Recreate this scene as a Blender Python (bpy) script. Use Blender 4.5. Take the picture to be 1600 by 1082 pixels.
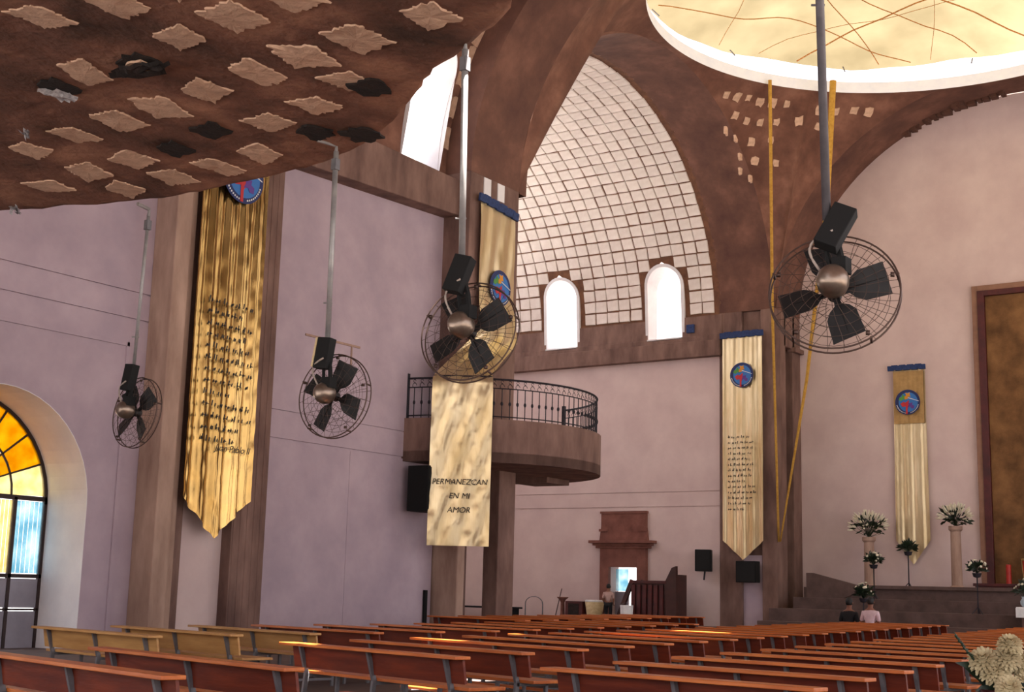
import bpy, bmesh, math, random
from mathutils import Vector, Matrix, noise
random.seed(7)
PI=math.pi; R_=math.radians
for o in list(bpy.data.objects): bpy.data.objects.remove(o)
SC=bpy.context.scene; COL=SC.collection

# ------------------------------------------------------------------ camera
EYE=Vector((0,0,1.37))
F=2113.85; PITCH,ROLL,YAW=0.1795,0.0261,0.605
CAM_P=None
def cam_axes():
    f=Vector((math.cos(YAW)*math.cos(PITCH),math.sin(YAW)*math.cos(PITCH),math.sin(PITCH)))
    r0=Vector((math.sin(YAW),-math.cos(YAW),0)); u0=r0.cross(f)
    r=r0*math.cos(ROLL)+u0*math.sin(ROLL); return f,r,r.cross(f)
FW,RT,UP=cam_axes()
cd=bpy.data.cameras.new('camera'); cam=bpy.data.objects.new('camera',cd); COL.objects.link(cam)
cd.sensor_width=36; cd.lens=F/1600*36; cd.clip_start=.05; cd.clip_end=400
M=Matrix((RT,UP,-FW)).transposed().to_4x4(); M.translation=EYE; cam.matrix_world=M
SC.camera=cam
def distance(p): return (Vector(p)-EYE).length
def seen_at(p):
    d=Vector(p)-EYE; z=d.dot(FW)
    return (800+F*d.dot(RT)/z, 541-F*d.dot(UP)/z) if z>0 else (-999,-999)

# ------------------------------------------------------------------ light
vs=SC.view_settings; vs.view_transform='Standard'; vs.look='None'; vs.gamma=1; vs.use_curve_mapping=False
vs.exposure=0.3
W=bpy.data.worlds.new('sky'); SC.world=W; W.use_nodes=True
nt=W.node_tree; nt.nodes.clear()
out=nt.nodes.new('ShaderNodeOutputWorld'); bg=nt.nodes.new('ShaderNodeBackground')
tc=nt.nodes.new('ShaderNodeTexCoord'); sep=nt.nodes.new('ShaderNodeSeparateXYZ'); cr=nt.nodes.new('ShaderNodeValToRGB')
nt.links.new(tc.outputs['Generated'],sep.inputs[0]); nt.links.new(sep.outputs['Z'],cr.inputs[0])
cr.color_ramp.elements[0].position=0.0; cr.color_ramp.elements[0].color=(.92,.85,.84,1)
cr.color_ramp.elements[1].position=.7; cr.color_ramp.elements[1].color=(.74,.79,.95,1)
nt.links.new(cr.outputs[0],bg.inputs[0]); bg.inputs[1].default_value=2.1
nt.links.new(bg.outputs[0],out.inputs[0])
SUN=Vector((-.12,-.45,.885)).normalized()
sd=bpy.data.lights.new('sun','SUN'); sd.energy=45; sd.angle=R_(.6); sd.color=(1,.95,.87)
so=bpy.data.objects.new('sun',sd); COL.objects.link(so); so.rotation_euler=SUN.to_track_quat('Z','Y').to_euler(); so.location=(-10,-30,60)

# ------------------------------------------------------------------ materials
def lin(c):
    if isinstance(c,str): c=[int(c[i:i+2],16)/255 for i in (0,2,4)]
    return tuple((x/12.92 if x<=.04045 else ((x+.055)/1.055)**2.4) for x in c)+(1,)
def mat(name,c1,c2=None,scale=4,rough=.8,metal=0,bump=.0,bscale=30,detail=6,stretch=None,rand=0,trans=None,c3=None):
    m=bpy.data.materials.new(name); m.use_nodes=True; n=m.node_tree; b=n.nodes['Principled BSDF']
    b.inputs['Roughness'].default_value=rough; b.inputs['Metallic'].default_value=metal
    tcn=n.nodes.new('ShaderNodeTexCoord'); mp=n.nodes.new('ShaderNodeMapping'); n.links.new(tcn.outputs['Object'],mp.inputs[0])
    if stretch: mp.inputs['Scale'].default_value=stretch
    col=None
    if c2:
        nz=n.nodes.new('ShaderNodeTexNoise'); nz.inputs['Scale'].default_value=scale; nz.inputs['Detail'].default_value=detail; nz.inputs['Roughness'].default_value=.6
        n.links.new(mp.outputs[0],nz.inputs[0]); r=n.nodes.new('ShaderNodeValToRGB'); n.links.new(nz.outputs['Fac'],r.inputs[0])
        r.color_ramp.elements[0].position=.32; r.color_ramp.elements[0].color=lin(c1); r.color_ramp.elements[1].position=.68; r.color_ramp.elements[1].color=lin(c2)
        if c3: e=r.color_ramp.elements.new(.5); e.color=lin(c3)
        col=r.outputs[0]
    if rand:
        oi=n.nodes.new('ShaderNodeObjectInfo'); hv=n.nodes.new('ShaderNodeHueSaturation'); ma=n.nodes.new('ShaderNodeMapRange')
        ma.inputs['To Min'].default_value=1-rand; ma.inputs['To Max'].default_value=1+rand
        n.links.new(oi.outputs['Random'],ma.inputs[0]); n.links.new(ma.outputs[0],hv.inputs['Value'])
        if col: n.links.new(col,hv.inputs['Color'])
        else: hv.inputs['Color'].default_value=lin(c1)
        col=hv.outputs[0]
    if col: n.links.new(col,b.inputs['Base Color'])
    else: b.inputs['Base Color'].default_value=lin(c1)
    if bump:
        nb=n.nodes.new('ShaderNodeTexNoise'); nb.inputs['Scale'].default_value=bscale; nb.inputs['Detail'].default_value=5
        n.links.new(mp.outputs[0],nb.inputs[0]); bp=n.nodes.new('ShaderNodeBump'); bp.inputs['Strength'].default_value=bump; bp.inputs['Distance'].default_value=.03
        n.links.new(nb.outputs['Fac'],bp.inputs['Height']); n.links.new(bp.outputs[0],b.inputs['Normal'])
    return m
def translucent(name,c1,c2,scale,mixf=.85,clear=0.0):
    m=bpy.data.materials.new(name); m.use_nodes=True; n=m.node_tree; n.nodes.clear()
    o=n.nodes.new('ShaderNodeOutputMaterial'); tcn=n.nodes.new('ShaderNodeTexCoord'); nz=n.nodes.new('ShaderNodeTexNoise'); nz.inputs['Scale'].default_value=scale; nz.inputs['Detail'].default_value=5
    r=n.nodes.new('ShaderNodeValToRGB'); r.color_ramp.elements[0].position=.35; r.color_ramp.elements[1].position=.65
    r.color_ramp.elements[0].color=lin(c1); r.color_ramp.elements[1].color=lin(c2)
    n.links.new(tcn.outputs['Object'],nz.inputs[0]); n.links.new(nz.outputs['Fac'],r.inputs[0])
    t=n.nodes.new('ShaderNodeBsdfTranslucent'); d=n.nodes.new('ShaderNodeBsdfDiffuse'); mx=n.nodes.new('ShaderNodeMixShader'); mx.inputs[0].default_value=mixf
    for s in (t,d): n.links.new(r.outputs[0],s.inputs[0])
    n.links.new(d.outputs[0],mx.inputs[1]); n.links.new(t.outputs[0],mx.inputs[2]); last=mx
    if clear:
        tr=n.nodes.new('ShaderNodeBsdfTransparent'); n.links.new(r.outputs[0],tr.inputs[0]); m2=n.nodes.new('ShaderNodeMixShader'); m2.inputs[0].default_value=clear
        n.links.new(mx.outputs[0],m2.inputs[1]); n.links.new(tr.outputs[0],m2.inputs[2]); last=m2
    n.links.new(last.outputs[0],o.inputs[0]); return m
m_wall=mat('cool_tint_plaster','a6949e','b7a4ac',1.3,.9,bump=.25,bscale=6,c3='af9ca5')  # lilac tint puts the cool light of the nave into the plaster
m_wallw=mat('warm_tint_plaster','c8b0ac','d6c0ba',1.0,.9,bump=.2,bscale=6)  # same plaster, with the warm light near the crossing put into its colour
m_jamb=mat('white_paint','dcd8da','eae6e6',2,.8,bump=.1,bscale=10)
m_conc=mat('board_marked_concrete','5e453e','8a6c61',2.2,.9,bump=.5,bscale=9,stretch=(1,1,.35),c3='765a50')
m_concl=mat('light_concrete','8c6f60','b89a88',2.2,.9,bump=.5,bscale=9,stretch=(1,1,.3))
m_vault=mat('brown_render','5f3e32','8e6452',1.2,.95,bump=.6,bscale=7,c3='754f40')
m_arch=mat('brown_arch_render','553831','80594a',1.0,.95,bump=.6,bscale=5,c3='68473b')
m_shell=mat('rough_cement','452c20','b07f64',.9,.95,bump=1.0,bscale=14,detail=12,c3='7b5241')
m_patch=mat('pale_mortar','c09c84','dcb99e',9,.95,bump=.6,bscale=22,rand=.06)
m_hole=mat('dark_hollow','0c0807','2a1c18',9,.9,bump=.6,bscale=22)
m_joint=mat('dark_joint','4d322b','6a4738',3,.95,bump=.6,bscale=18)
m_panel=mat('cream_panel','dccfc6','ece2da',3,.85,bump=.2,bscale=14,rand=.05)
m_mortar=mat('brown_mortar','5e3e2e','7b543c',5,.95,bump=.5,bscale=20)
m_step=mat('dark_step_concrete','4a3833','65504a',2,.9,bump=.4,bscale=9)
m_stone=mat('red_brown_stone','6b4036','86574a',2.5,.9,bump=.5,bscale=9)
m_floor=mat('grey_brown_floor','4e403c','6b5a54',1.5,.75,bump=.15,bscale=6)
m_wood=mat('varnished_pine','a8521c','d67a34',2.4,.42,bump=.08,bscale=12,stretch=(5,.6,5),rand=.12,c3='c06424')
m_woodsh=mat('shaded_pine','561706','7e3012',2.4,.45,bump=.08,bscale=12,stretch=(5,.6,5),rand=.15,c3='68240d')  # pine with the shade on pew backs put into its colour
m_woodlit=mat('door_lit_pine','a8763f','c79658',2.4,.5,bump=.08,bscale=12,stretch=(5,.6,5),rand=.1)  # pine paled by the doorway light put into its colour
m_woodd=mat('dark_wood','2e1411','431e18',3,.5,bump=.1)
m_tube=mat('grey_metal_tube','5f5d60','767375',8,.5,metal=.2)
m_pole=mat('galvanised_pole','8b8888','aaa7a5',6,.45,metal=.35)
m_poled=mat('dark_pole','5b575b','726d70',6,.5,metal=.3)  # darker grey, for the last fan's pole
m_black=mat('black_paint','040404','070707',8,.85)
m_blade=mat('dark_blade','141212','211f1f',8,.6,metal=.1)
m_motor=mat('worn_steel','7b6a5d','a08f80',7,.32,metal=.75)
m_wire=mat('brown_wire','4a3730','5e4a42',8,.5,metal=.5)
m_cable=mat('white_cable','a89a90','b8a89a',8,.6)
m_blue=mat('navy_cloth','1b2c55','2c4374',20,.8,bump=.5,bscale=60)
m_iron=mat('wrought_iron','1c1820','2c2730',8,.6,metal=.3)
m_spk=mat('speaker_black','030303','060606',20,.95)
m_foil=mat('gold_foil','94733f','cba768',1.2,.22,metal=1,bump=.0,detail=8)
m_foilp=mat('pale_gold_foil','c4aa7a','e0cda6',2.5,.33,metal=.75,detail=8)
for m_ in (m_foil,m_foilp):
    n=m_.node_tree; b=n.nodes['Principled BSDF']; nb=n.nodes.new('ShaderNodeTexNoise'); n.nodes['Mapping'].inputs['Scale'].default_value=(1,1,.22); nb.inputs['Scale'].default_value=9; nb.inputs['Detail'].default_value=5; nb.inputs['Distortion'].default_value=.8
    bp=n.nodes.new('ShaderNodeBump'); bp.inputs['Strength'].default_value=.22; bp.inputs['Distance'].default_value=.03
    n.links.new(n.nodes['Mapping'].outputs[0],nb.inputs[0]); n.links.new(nb.outputs['Fac'],bp.inputs['Height']); n.links.new(bp.outputs[0],b.inputs['Normal'])
m_goldmatte=mat('matt_gold_cloth','a3814f','b9955f',6,.6,metal=.35,bump=.2)
m_ink=mat('black_ink','1a120a','241a10',9,.6)
m_tarp=translucent('cream_tarpaulin','453d2d','554c3a',.5,.92)
m_rope=mat('yellow_rope','a97a26','c79a3e',12,.8,bump=.4,bscale=60)
m_crease=mat('brown_crease','a8703a','b88048',12,.9)
m_yglass=translucent('amber_glass','d8a81c','ecc63a',5,.8,.6)
m_cglass=translucent('cream_glass','e8dba8','f6edc8',5,.8,.7)
m_bglass=translucent('pale_blue_glass','9cc8d6','dcf0f4',3,.8,.7)
m_dglass=translucent('deep_blue_glass','16356e','3768a8',5,.8,.35)
m_lead=mat('dark_lead','26120f','33201c',8,.6)
m_dmetal=mat('grey_steel_door','86818a','9a959e',2,.5,metal=.1)
m_leaf=mat('dark_leaf','0f1c10','24351c',9,.5,rand=.2)
m_bloomw=mat('white_petal','cfc7ae','e6dfc8',9,.7,rand=.06)
m_bloomc=mat('cream_chrysanthemum','94825c','bfae86',14,.7,rand=.08)
m_maroon=mat('maroon_wood','3a0d10','561a18',3,.5)
m_tap=mat('brown_tapestry','4d3319','86603a',1.3,.95,detail=10,bump=.3,bscale=40,c3='6d4b2a')
m_tapd=mat('dark_tapestry','33220f','4f371e',3,.95,detail=10)
m_red=mat('red_wax','9c1d14','b92a1c',5,.5)
m_skin=mat('brown_skin','7b4c38','8a5a44',5,.6)
m_hair=mat('black_hair','0a0807','17110e',30,.6,bump=.4,bscale=60)
m_shirtp=mat('dusty_pink_shirt','a3857e','b8988e',9,.9,bump=.3)
m_shirtw=mat('pale_pink_shirt','c9aeb4','dac2c6',9,.9,bump=.3)
m_dark=mat('black_clothes','0c0b0e','16151a',9,.9)
m_cream=mat('cream_cloth','c9b183','e0cda2',9,.8)
m_white=mat('white_cloth','dedede','f2f2f0',9,.8)
def flat(name,c,rough=.6): return mat(name,c,None,rough=rough)
m_navy=flat('emblem_navy','14245c'); m_sky=flat('emblem_blue','2f6fb4'); m_grn=flat('emblem_green','4c8a34'); m_org=flat('emblem_orange','d08a22')
m_rd=flat('emblem_red','b8262a'); m_pur=flat('emblem_purple','5a3488'); m_wht=flat('emblem_white','d8d8d8')

# ------------------------------------------------------------------ mesh helpers
class MB:
    def __init__(s): s.v=[]; s.f=[]
    def add(s,vs,fs):
        k=len(s.v); s.v+= [tuple(v) for v in vs]; s.f+=[tuple(i+k for i in f) for f in fs]; return s
    def box(s,a,b,m=None):
        x0,y0,z0=a; x1,y1,z1=b; vs=[Vector(p) for p in ((x0,y0,z0),(x1,y0,z0),(x1,y1,z0),(x0,y1,z0),(x0,y0,z1),(x1,y0,z1),(x1,y1,z1),(x0,y1,z1))]
        if m: vs=[m@v for v in vs]
        return s.add(vs,[(0,3,2,1),(4,5,6,7),(0,1,5,4),(1,2,6,5),(2,3,7,6),(3,0,4,7)])
    def tube(s,pts,r,n=8,cap=True):
        pts=[Vector(p) for p in pts]; rs=r if isinstance(r,(list,tuple)) else [r]*len(pts); rings=[]
        for i,p in enumerate(pts):
            t=(pts[min(i+1,len(pts)-1)]-pts[max(i-1,0)]).normalized()
            a=Vector((0,0,1)) if abs(t.z)<.9 else Vector((1,0,0)); x=t.cross(a).normalized(); y=t.cross(x)
            rings.append([p+(x*math.cos(2*PI*j/n)+y*math.sin(2*PI*j/n))*rs[i] for j in range(n)])
        vs=[v for g in rings for v in g]; fs=[]
        for i in range(len(pts)-1):
            for j in range(n): fs.append((i*n+j,i*n+(j+1)%n,(i+1)*n+(j+1)%n,(i+1)*n+j))
        if cap: fs+= [tuple(range(n-1,-1,-1)),tuple(range((len(pts)-1)*n,len(pts)*n))]
        return s.add(vs,fs)
    def lathe(s,prof,n=20,m=None):
        vs=[];fs=[]
        for r,z in prof:
            for j in range(n): v=Vector((r*math.cos(2*PI*j/n),r*math.sin(2*PI*j/n),z)); vs.append(m@v if m else v)
        for i in range(len(prof)-1):
            for j in range(n): fs.append((i*n+j,i*n+(j+1)%n,(i+1)*n+(j+1)%n,(i+1)*n+j))
        fs+=[tuple(range(n-1,-1,-1)),tuple(range((len(prof)-1)*n,len(prof)*n))]
        return s.add(vs,fs)
    def prism(s,poly,d,m=None):
        """closed polygon of 3-D points pushed along the vector d"""
        p=[Vector(q) for q in poly]; d=Vector(d); n=len(p); vs=p+[q+d for q in p]
        if m: vs=[m@v for v in vs]
        return s.add(vs,[tuple(range(n-1,-1,-1)),tuple(range(n,2*n))]+[(i,(i+1)%n,n+(i+1)%n,n+i) for i in range(n)])
    def mesh(s,name,smooth=False):
        me=bpy.data.meshes.new(name); me.from_pydata(s.v,[],s.f); me.update()
        b=bmesh.new(); b.from_mesh(me); bmesh.ops.recalc_face_normals(b,faces=b.faces); b.to_mesh(me); b.free()
        if smooth: me.polygons.foreach_set('use_smooth',[True]*len(me.polygons))
        return me
    def build(s,name,m,parent=None,smooth=False,loc=None,bevel=0):
        me=s.mesh(name,smooth); me.materials.append(m); o=bpy.data.objects.new(name,me); COL.objects.link(o)
        if parent: o.parent=parent
        if loc: o.location=loc
        if bevel:
            md=o.modifiers.new('bevel','BEVEL'); md.width=bevel; md.segments=2; md.limit_method='ANGLE'
        return o
def tag(o,label,cat,group=None):
    o['label']=label; o['category']=cat
    if group: o['group']=group
    return o
def thing(name,label,cat,loc=(0,0,0),rz=0,group=None):
    o=bpy.data.objects.new(name,None); COL.objects.link(o); o.location=loc; o.rotation_euler=(0,0,rz); o.empty_display_size=.2
    return tag(o,label,cat,group)
def struct(o,label=None,cat=None):
    o['kind']='structure'
    if label: o['label']=label
    if cat: o['category']=cat
    return o
def copy_tree(o,parent=None):
    c=o.copy(); COL.objects.link(c); c.parent=parent
    for ch in list(o.children): copy_tree(ch,c)
    return c
def link(me,name,parent=None,mw=None):
    o=bpy.data.objects.new(name,me); COL.objects.link(o)
    if parent: o.parent=parent
    if mw is not None: o.matrix_local=mw
    return o

FL=.35   # floor level while building; the whole place is brought to real size at the end
# ------------------------------------------------------------------ plan constants (x = along the nave, y = to its left)
UC,VC,AA,TT,RR,Z0,KK,ZR,RIM=30.51,9.44,6.76,1.78,6.69,9.95,.87,15.77,6.56
U0,U1=UC-AA-.3,UC+AA            # crossing faces in x
V1=VC+AA                     # arch into the transept
VW=V1+TT                     # far edge of that arch
UOUT=U0-TT                   # nave side of the first arch
UALT=U1+TT                   # altar wall
UW=37.2                      # right wall of the transept
VL=16.8                      # left nave wall
def ell(c,r,t,k=KK): return c+r*math.cos(t), Z0+k*r*math.sin(t)

# ------------------------------------------------------------------ shell: floor
g_=MB().box((-70,-70,-.3),(110,17.75,-.02)).build('ground',mat('brown_ground','6f6a66','85807a',.3,.95)); struct(g_,'brown ground outside','ground')
g_=MB().box((-70,17.75,-.3),(110,90,-.02)).build('ground.001',mat('pale_bounce_ground','a5a3a2','bcbab8',.3,.95)); struct(g_,'pale ground added outside the arched doorway to bounce light in','ground')  # unseen pale ground added to bounce sunlight onto the doorway jamb
f=MB().box((-12,-9,0),(UALT+.3,29.3,FL)).build('floor',m_floor); struct(f,'grey brown floor under the rows of pews','floor')

def wall(mb,axis,c,depth,a0,a1,z0,z1,holes=(),grooves=()):
    """wall slab: axis 'y' lies in plane y=c running along x, axis 'x' the reverse; depth goes away from the room.
    holes: (centre,halfwidth,z_bottom,z_spring,arched) ; columns of boxes around them"""
    def bx(p0,p1,q0,q1,o0=0,o1=None):
        o1=depth if o1 is None else o1
        lo,hi=sorted((c+o0,c+o1))
        if p1-p0<1e-4 or q1-q0<1e-4: return
        if axis=='y': mb.box((p0,lo,q0),(p1,hi,q1))
        else: mb.box((lo,p0,q0),(hi,p1,q1))
    cuts=sorted({z0,z1}|{z for g in grooves for z in (g[0],g[1]) if z0<z<z1})
    xs=[a0]
    hs=sorted(holes)
    sgn=1 if depth>0 else -1
    def column(p0,p1,q0,q1):
        e=[q for q in cuts if q0<q<q1]; e=[q0]+e+[q1]
        for a,b in zip(e,e[1:]):
            mid=(a+b)/2; ing=any(g[0]<mid<g[1] for g in grooves)
            bx(p0,p1,a,b,.035*sgn if ing else 0)
    cur=a0
    for (hc,hw,zb,zs,arched) in hs:
        column(cur,hc-hw,z0,z1)
        column(hc-hw,hc+hw,z0,zb)
        if not arched: column(hc-hw,hc+hw,zs,z1)
        else:
            n=20; pts=[(hc-hw*math.cos(PI*i/n),zs+hw*math.sin(PI*i/n)) for i in range(n+1)]
            top=zs+hw+.02
            for (pa,za),(pb,zb_) in zip(pts,pts[1:]):
                if axis=='y': poly=[(pa,c,za),(pb,c,zb_),(pb,c,top),(pa,c,top)]; d=(0,depth,0)
                else: poly=[(c,pa,za),(c,pb,zb_),(c,pb,top),(c,pa,top)]; d=(depth,0,0)
                mb.prism(poly,d)
            column(hc-hw,hc+hw,top,z1)
        cur=hc+hw
    column(cur,a1,z0,z1)

# left nave wall, two bays
mb=MB(); wall(mb,'y',VL,.9,3,14.3,0,9.95,holes=[(11.6,1.6,0,2.5,True)],grooves=[(5.42,5.45),(5.85,5.88)])
w=mb.build('wall_left',m_wall); struct(w,'plastered nave wall tinted lilac for cool light, with the arched doorway','wall')
mb=MB(); mb.box((9.2,VL-.035,4.1+1.0),(13.7,VL-.001,5.0)); mb.box((13.66,VL-.03,0.0),(13.7,VL-.001,5.0))
mb2=MB(); mb2.box((3,VL-.03,4.99),(13.75,VL+.001,5.05)).box((13.7,VL-.03,0),(13.78,VL+.001,5.05)); mb2.build('raised_band',m_wall,w)
mb=MB(); wall(mb,'y',VL,.9,14.3,UOUT,0,9.95,grooves=[(3.88,3.92),(4.40,4.42)])
w2=mb.build('wall_left.001',m_wall); struct(w2,'plastered wall bay tinted lilac for cool light, behind the second fan','wall')
MB().box((19.07,VL-.008,0),(19.11,VL+.001,3.87)).build('plaster_joint',m_wall,w2)
mb=MB(); mb.box((17.7,VL-.02,5.84),(19.2,VL+.001,5.88)).box((18.95,VL-.02,5.3),(18.98,VL+.001,5.84)); mb.build('plaster_line',m_concl,w2)
mb=MB(); mb.prism([(16.6,VL-.4,8.82),(UOUT,VL-.4,9.02),(UOUT,VL-.4,9.78),(16.6,VL-.4,9.86)],(0,.42,0)); mb.box((5,VL-.28,8.8),(14.3,VL,9.8))
o=mb.build('trim_1',m_conc,bevel=.02); struct(o,'brown concrete beam along the top of the nave wall','beam')
# pilasters
mb=MB(); mb.box((14.10,VL-.50,0),(14.42,VL,9.95)).box((14.42,VL-.34,0),(14.66,VL,9.95)); o=mb.build('pillar',m_concl,bevel=.015); struct(o,'pale edged concrete pilaster left of the longest gold banner','pillar')
mb=MB(); mb.box((14.66,VL-.22,0),(14.9,VL,9.95)); o=mb.build('pillar_back',m_conc,o,bevel=.01)
mb=MB(); mb.box((15.85,VL-.34,0),(16.62,VL,9.95)); 
for i in range(5): mb.box((15.88+i*.15,VL-.35,0),(15.95+i*.15,VL-.33,9.9))
o=mb.build('pillar.001',m_conc,bevel=.015); struct(o,'dark board-marked pilaster right of the longest gold banner','pillar')
mb=MB(); mb.box((14.9,VL-.12,0),(15.85,VL,9.95)); o=mb.build('wall_left.002',m_wallw); struct(o,'narrow plaster strip between the two pilasters','wall')

# ------------------------------------------------------------------ barrel vaults
def barrel(name,m,c,r,lo,hi,t0,t1,n,mk,holes,thick=.3,foot=None,k=KK,outer=None):
    """profile across (c,r), extruded lo..hi; holes: list of (centre_along, f(t)->halfwidth or None)"""
    prof=[]
    if foot is not None: prof+= [(c+r,foot,None)]
    prof+=[(*ell(c,r,t0+(t1-t0)*i/n,k),t0+(t1-t0)*i/n) for i in range(n+1)]
    b=MB()
    for (xa,za,ta),(xb,zb,tb) in zip(prof,prof[1:]):
        iv=[]
        for hc,fn in holes:
            a=fn((xa,za,ta)); bb=fn((xb,zb,tb))
            if a is None and bb is None: continue
            iv.append((hc,a or 0.0,bb or 0.0))
        iv.sort(); ca=cb=lo
        for hc,a,bb in iv:
            b.add([mk(ca,xa,za),mk(hc-a,xa,za),mk(hc-bb,xb,zb),mk(cb,xb,zb)],[(0,1,2,3)]); ca,cb=hc+a,hc+bb
        b.add([mk(ca,xa,za),mk(hi,xa,za),mk(hi,xb,zb),mk(cb,xb,zb)],[(0,1,2,3)])
    me=bpy.data.meshes.new(name); me.from_pydata(b.v,[],b.f); bm_=bmesh.new(); bm_.from_mesh(me); bmesh.ops.remove_doubles(bm_,verts=bm_.verts,dist=1e-4)
    ctr=mk((lo+hi)/2,c,Z0)
    for f_ in bm_.faces:
        f_.normal_update()
        if f_.normal.dot(Vector(ctr)-f_.calc_center_median())<0: f_.normal_flip()
    bm_.to_mesh(me); bm_.free(); me.materials.append(m); o=bpy.data.objects.new(name,me); COL.objects.link(o)
    md=o.modifiers.new('thick','SOLIDIFY'); md.thickness=thick; md.offset=-1
    if outer: me.materials.append(outer); md.material_offset=1; md.material_offset_rim=1
    return o
def arch_hole(hw,zb,zs):
    def fn(p):
        z=p[1]
        if z<zb-.06 or z>zs+hw: return None
        return hw if z<=zs else math.sqrt(max(0,hw*hw-(z-zs)**2))
    return fn
def side_hole(hw,zb,zs,right):
    g=arch_hole(hw,zb,zs)
    return lambda p:(g(p) if (p[0]>right) else None)
# transept barrel
TWIN=[(23.68,.61,9.32,10.98),(19.84,.61,9.32,11.0)]
ADDWIN=[(20.4,1.9,9.4,11.3),(24.8,1.9,9.4,11.3),(27.9,.9,9.4,11.3)]  # unseen openings added on the left side to brighten the vault
tv=barrel('ceiling',m_mortar,UC,RR,VW-.05,29,0,PI,70,lambda a,x,z:(x,a,z),[(c,side_hole(hw,zb,zs,UC)) for c,hw,zb,zs in TWIN]+[(c,(lambda g:(lambda p:(g(p) if p[0]<UC else None)))(arch_hole(hw,zb,zs))) for c,hw,zb,zs in ADDWIN],foot=9.3,outer=m_jamb)  # outer skin painted white to read as bright sky through the nave window
struct(tv,'transept barrel vault lined with cream panels','vault')
# panels of the vault
def block(w,h,d,seed):
    rnd=random.Random(seed); j=lambda:rnd.uniform(-.014,.014)
    b=MB(); c=[(-w/2+j(),-h/2+j()),(w/2+j(),-h/2+j()),(w/2+j(),h/2+j()),(-w/2+j(),h/2+j())]
    s=.94; vs=[(x,y,0) for x,y in c]+[(x*s,y*s,d) for x,y in c]
    b.add(vs,[(4,5,6,7),(0,1,5,4),(1,2,6,5),(2,3,7,6),(3,0,4,7)]); return b.mesh('panel')
pm=[]
for i in range(8):
    me=block(.395,.345,.035,i); me.materials.append(m_panel); pm.append(me)
pwide=[block(.815,.345,.035,50+i) for i in range(2)]; ptall=[block(.395,.725,.03,60+i) for i in range(2)]
for me in pwide+ptall: me.materials.append(m_panel)
cells=[]; t=0.0; ts=[]
t=math.asin((9.99-Z0+.19)/(KK*RR))
while t<R_(118):
    ts.append(t); ds=math.sqrt((RR*math.sin(t))**2+(KK*RR*math.cos(t))**2); t+=.385/ds
rc=random.Random(3)
for ri,t in enumerate(ts):
    x,z=ell(UC,RR,t); tang=Vector((-RR*math.sin(t),0,KK*RR*math.cos(t))).normalized(); ex=Vector((0,1,0)); nrm=ex.cross(tang)*1.0
    if nrm.dot(Vector((UC-x,0,Z0-z)))<0: ex=-ex; nrm=-nrm
    for ci in range(26):
        y=VW+.16+.21+ci*.425+rc.uniform(-.01,.01)
        if any(abs(y-c)<hw+.22 and z<zs+hw+.22 and x>UC for c,hw,zb,zs in TWIN): 
            if not any(abs(y-c)<hw+.22 and (z<zs or math.hypot(y-c,z-zs)<hw+.25) for c,hw,zb,zs in TWIN): pass
            else: continue
        p=Vector((x,y,z))+nrm*.002
        mw=Matrix((ex,tang,nrm)).transposed().to_4x4(); mw.translation=p
        px,py=seen_at(p); 
        cells.append((not(800<px<1125 and 60<py<545),distance(p),ri,ci,mw))
cells.sort(key=lambda c:(c[0],c[1]))
rest=MB()
for i,(off,d,ri,ci,mw) in enumerate(cells):
    me=rc.choice(pm)
    if i<300: link(me,'panel',tv,mw)
    else:
        rest.add([mw@v.co for v in me.vertices],[tuple(p.vertices) for p in me.polygons])
o=rest.build('panel_field',m_panel,tv); o['kind']='stuff'
# window surrounds in the transept
for i,(c,hw,zb,zs) in enumerate(TWIN):
    hole_w=hw; hw=hw-.02; b=MB(); n=16; pin=[(c-hw,zb)]+[(c-hw*math.cos(PI*j/n),zs+hw*math.sin(PI*j/n)) for j in range(n+1)]+[(c+hw,zb)]
    def sx(z): return UC+RR*(math.sqrt(max(0,1-((z-Z0)/(KK*RR))**2)) if z>Z0 else 1)
    ow=.1
    pout=[(c-hw-ow,zb)]+[(c-(hw+ow)*math.cos(PI*j/n),zs+(hw+ow)*math.sin(PI*j/n)) for j in range(n+1)]+[(c+hw+ow,zb)]
    m_=len(pin)
    vs=[(sx(z)-.05,y,z) for y,z in pin]+[(sx(z)-.05,y,z) for y,z in pout]+[(UW+.5,y,z) for y,z in pin]+[(sx(z)+.05,y,z) for y,z in pout]
    fs=[(j,j+1,m_+j+1,m_+j) for j in range(m_-1)]+[(j,j+1,2*m_+j+1,2*m_+j) for j in range(m_-1)]+[(m_+j,m_+j+1,3*m_+j+1,3*m_+j) for j in range(m_-1)]
    b.add(vs,fs); b.box((UW-.12,c-hw-.02,zb-.06),(UW+.5,c+hw+.02,zb))
    o=b.build('window_%d'%(i+1),m_jamb); struct(o,['arched transept window nearer the balcony','arched transept window nearer the banner pier'][i],'window')
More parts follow.
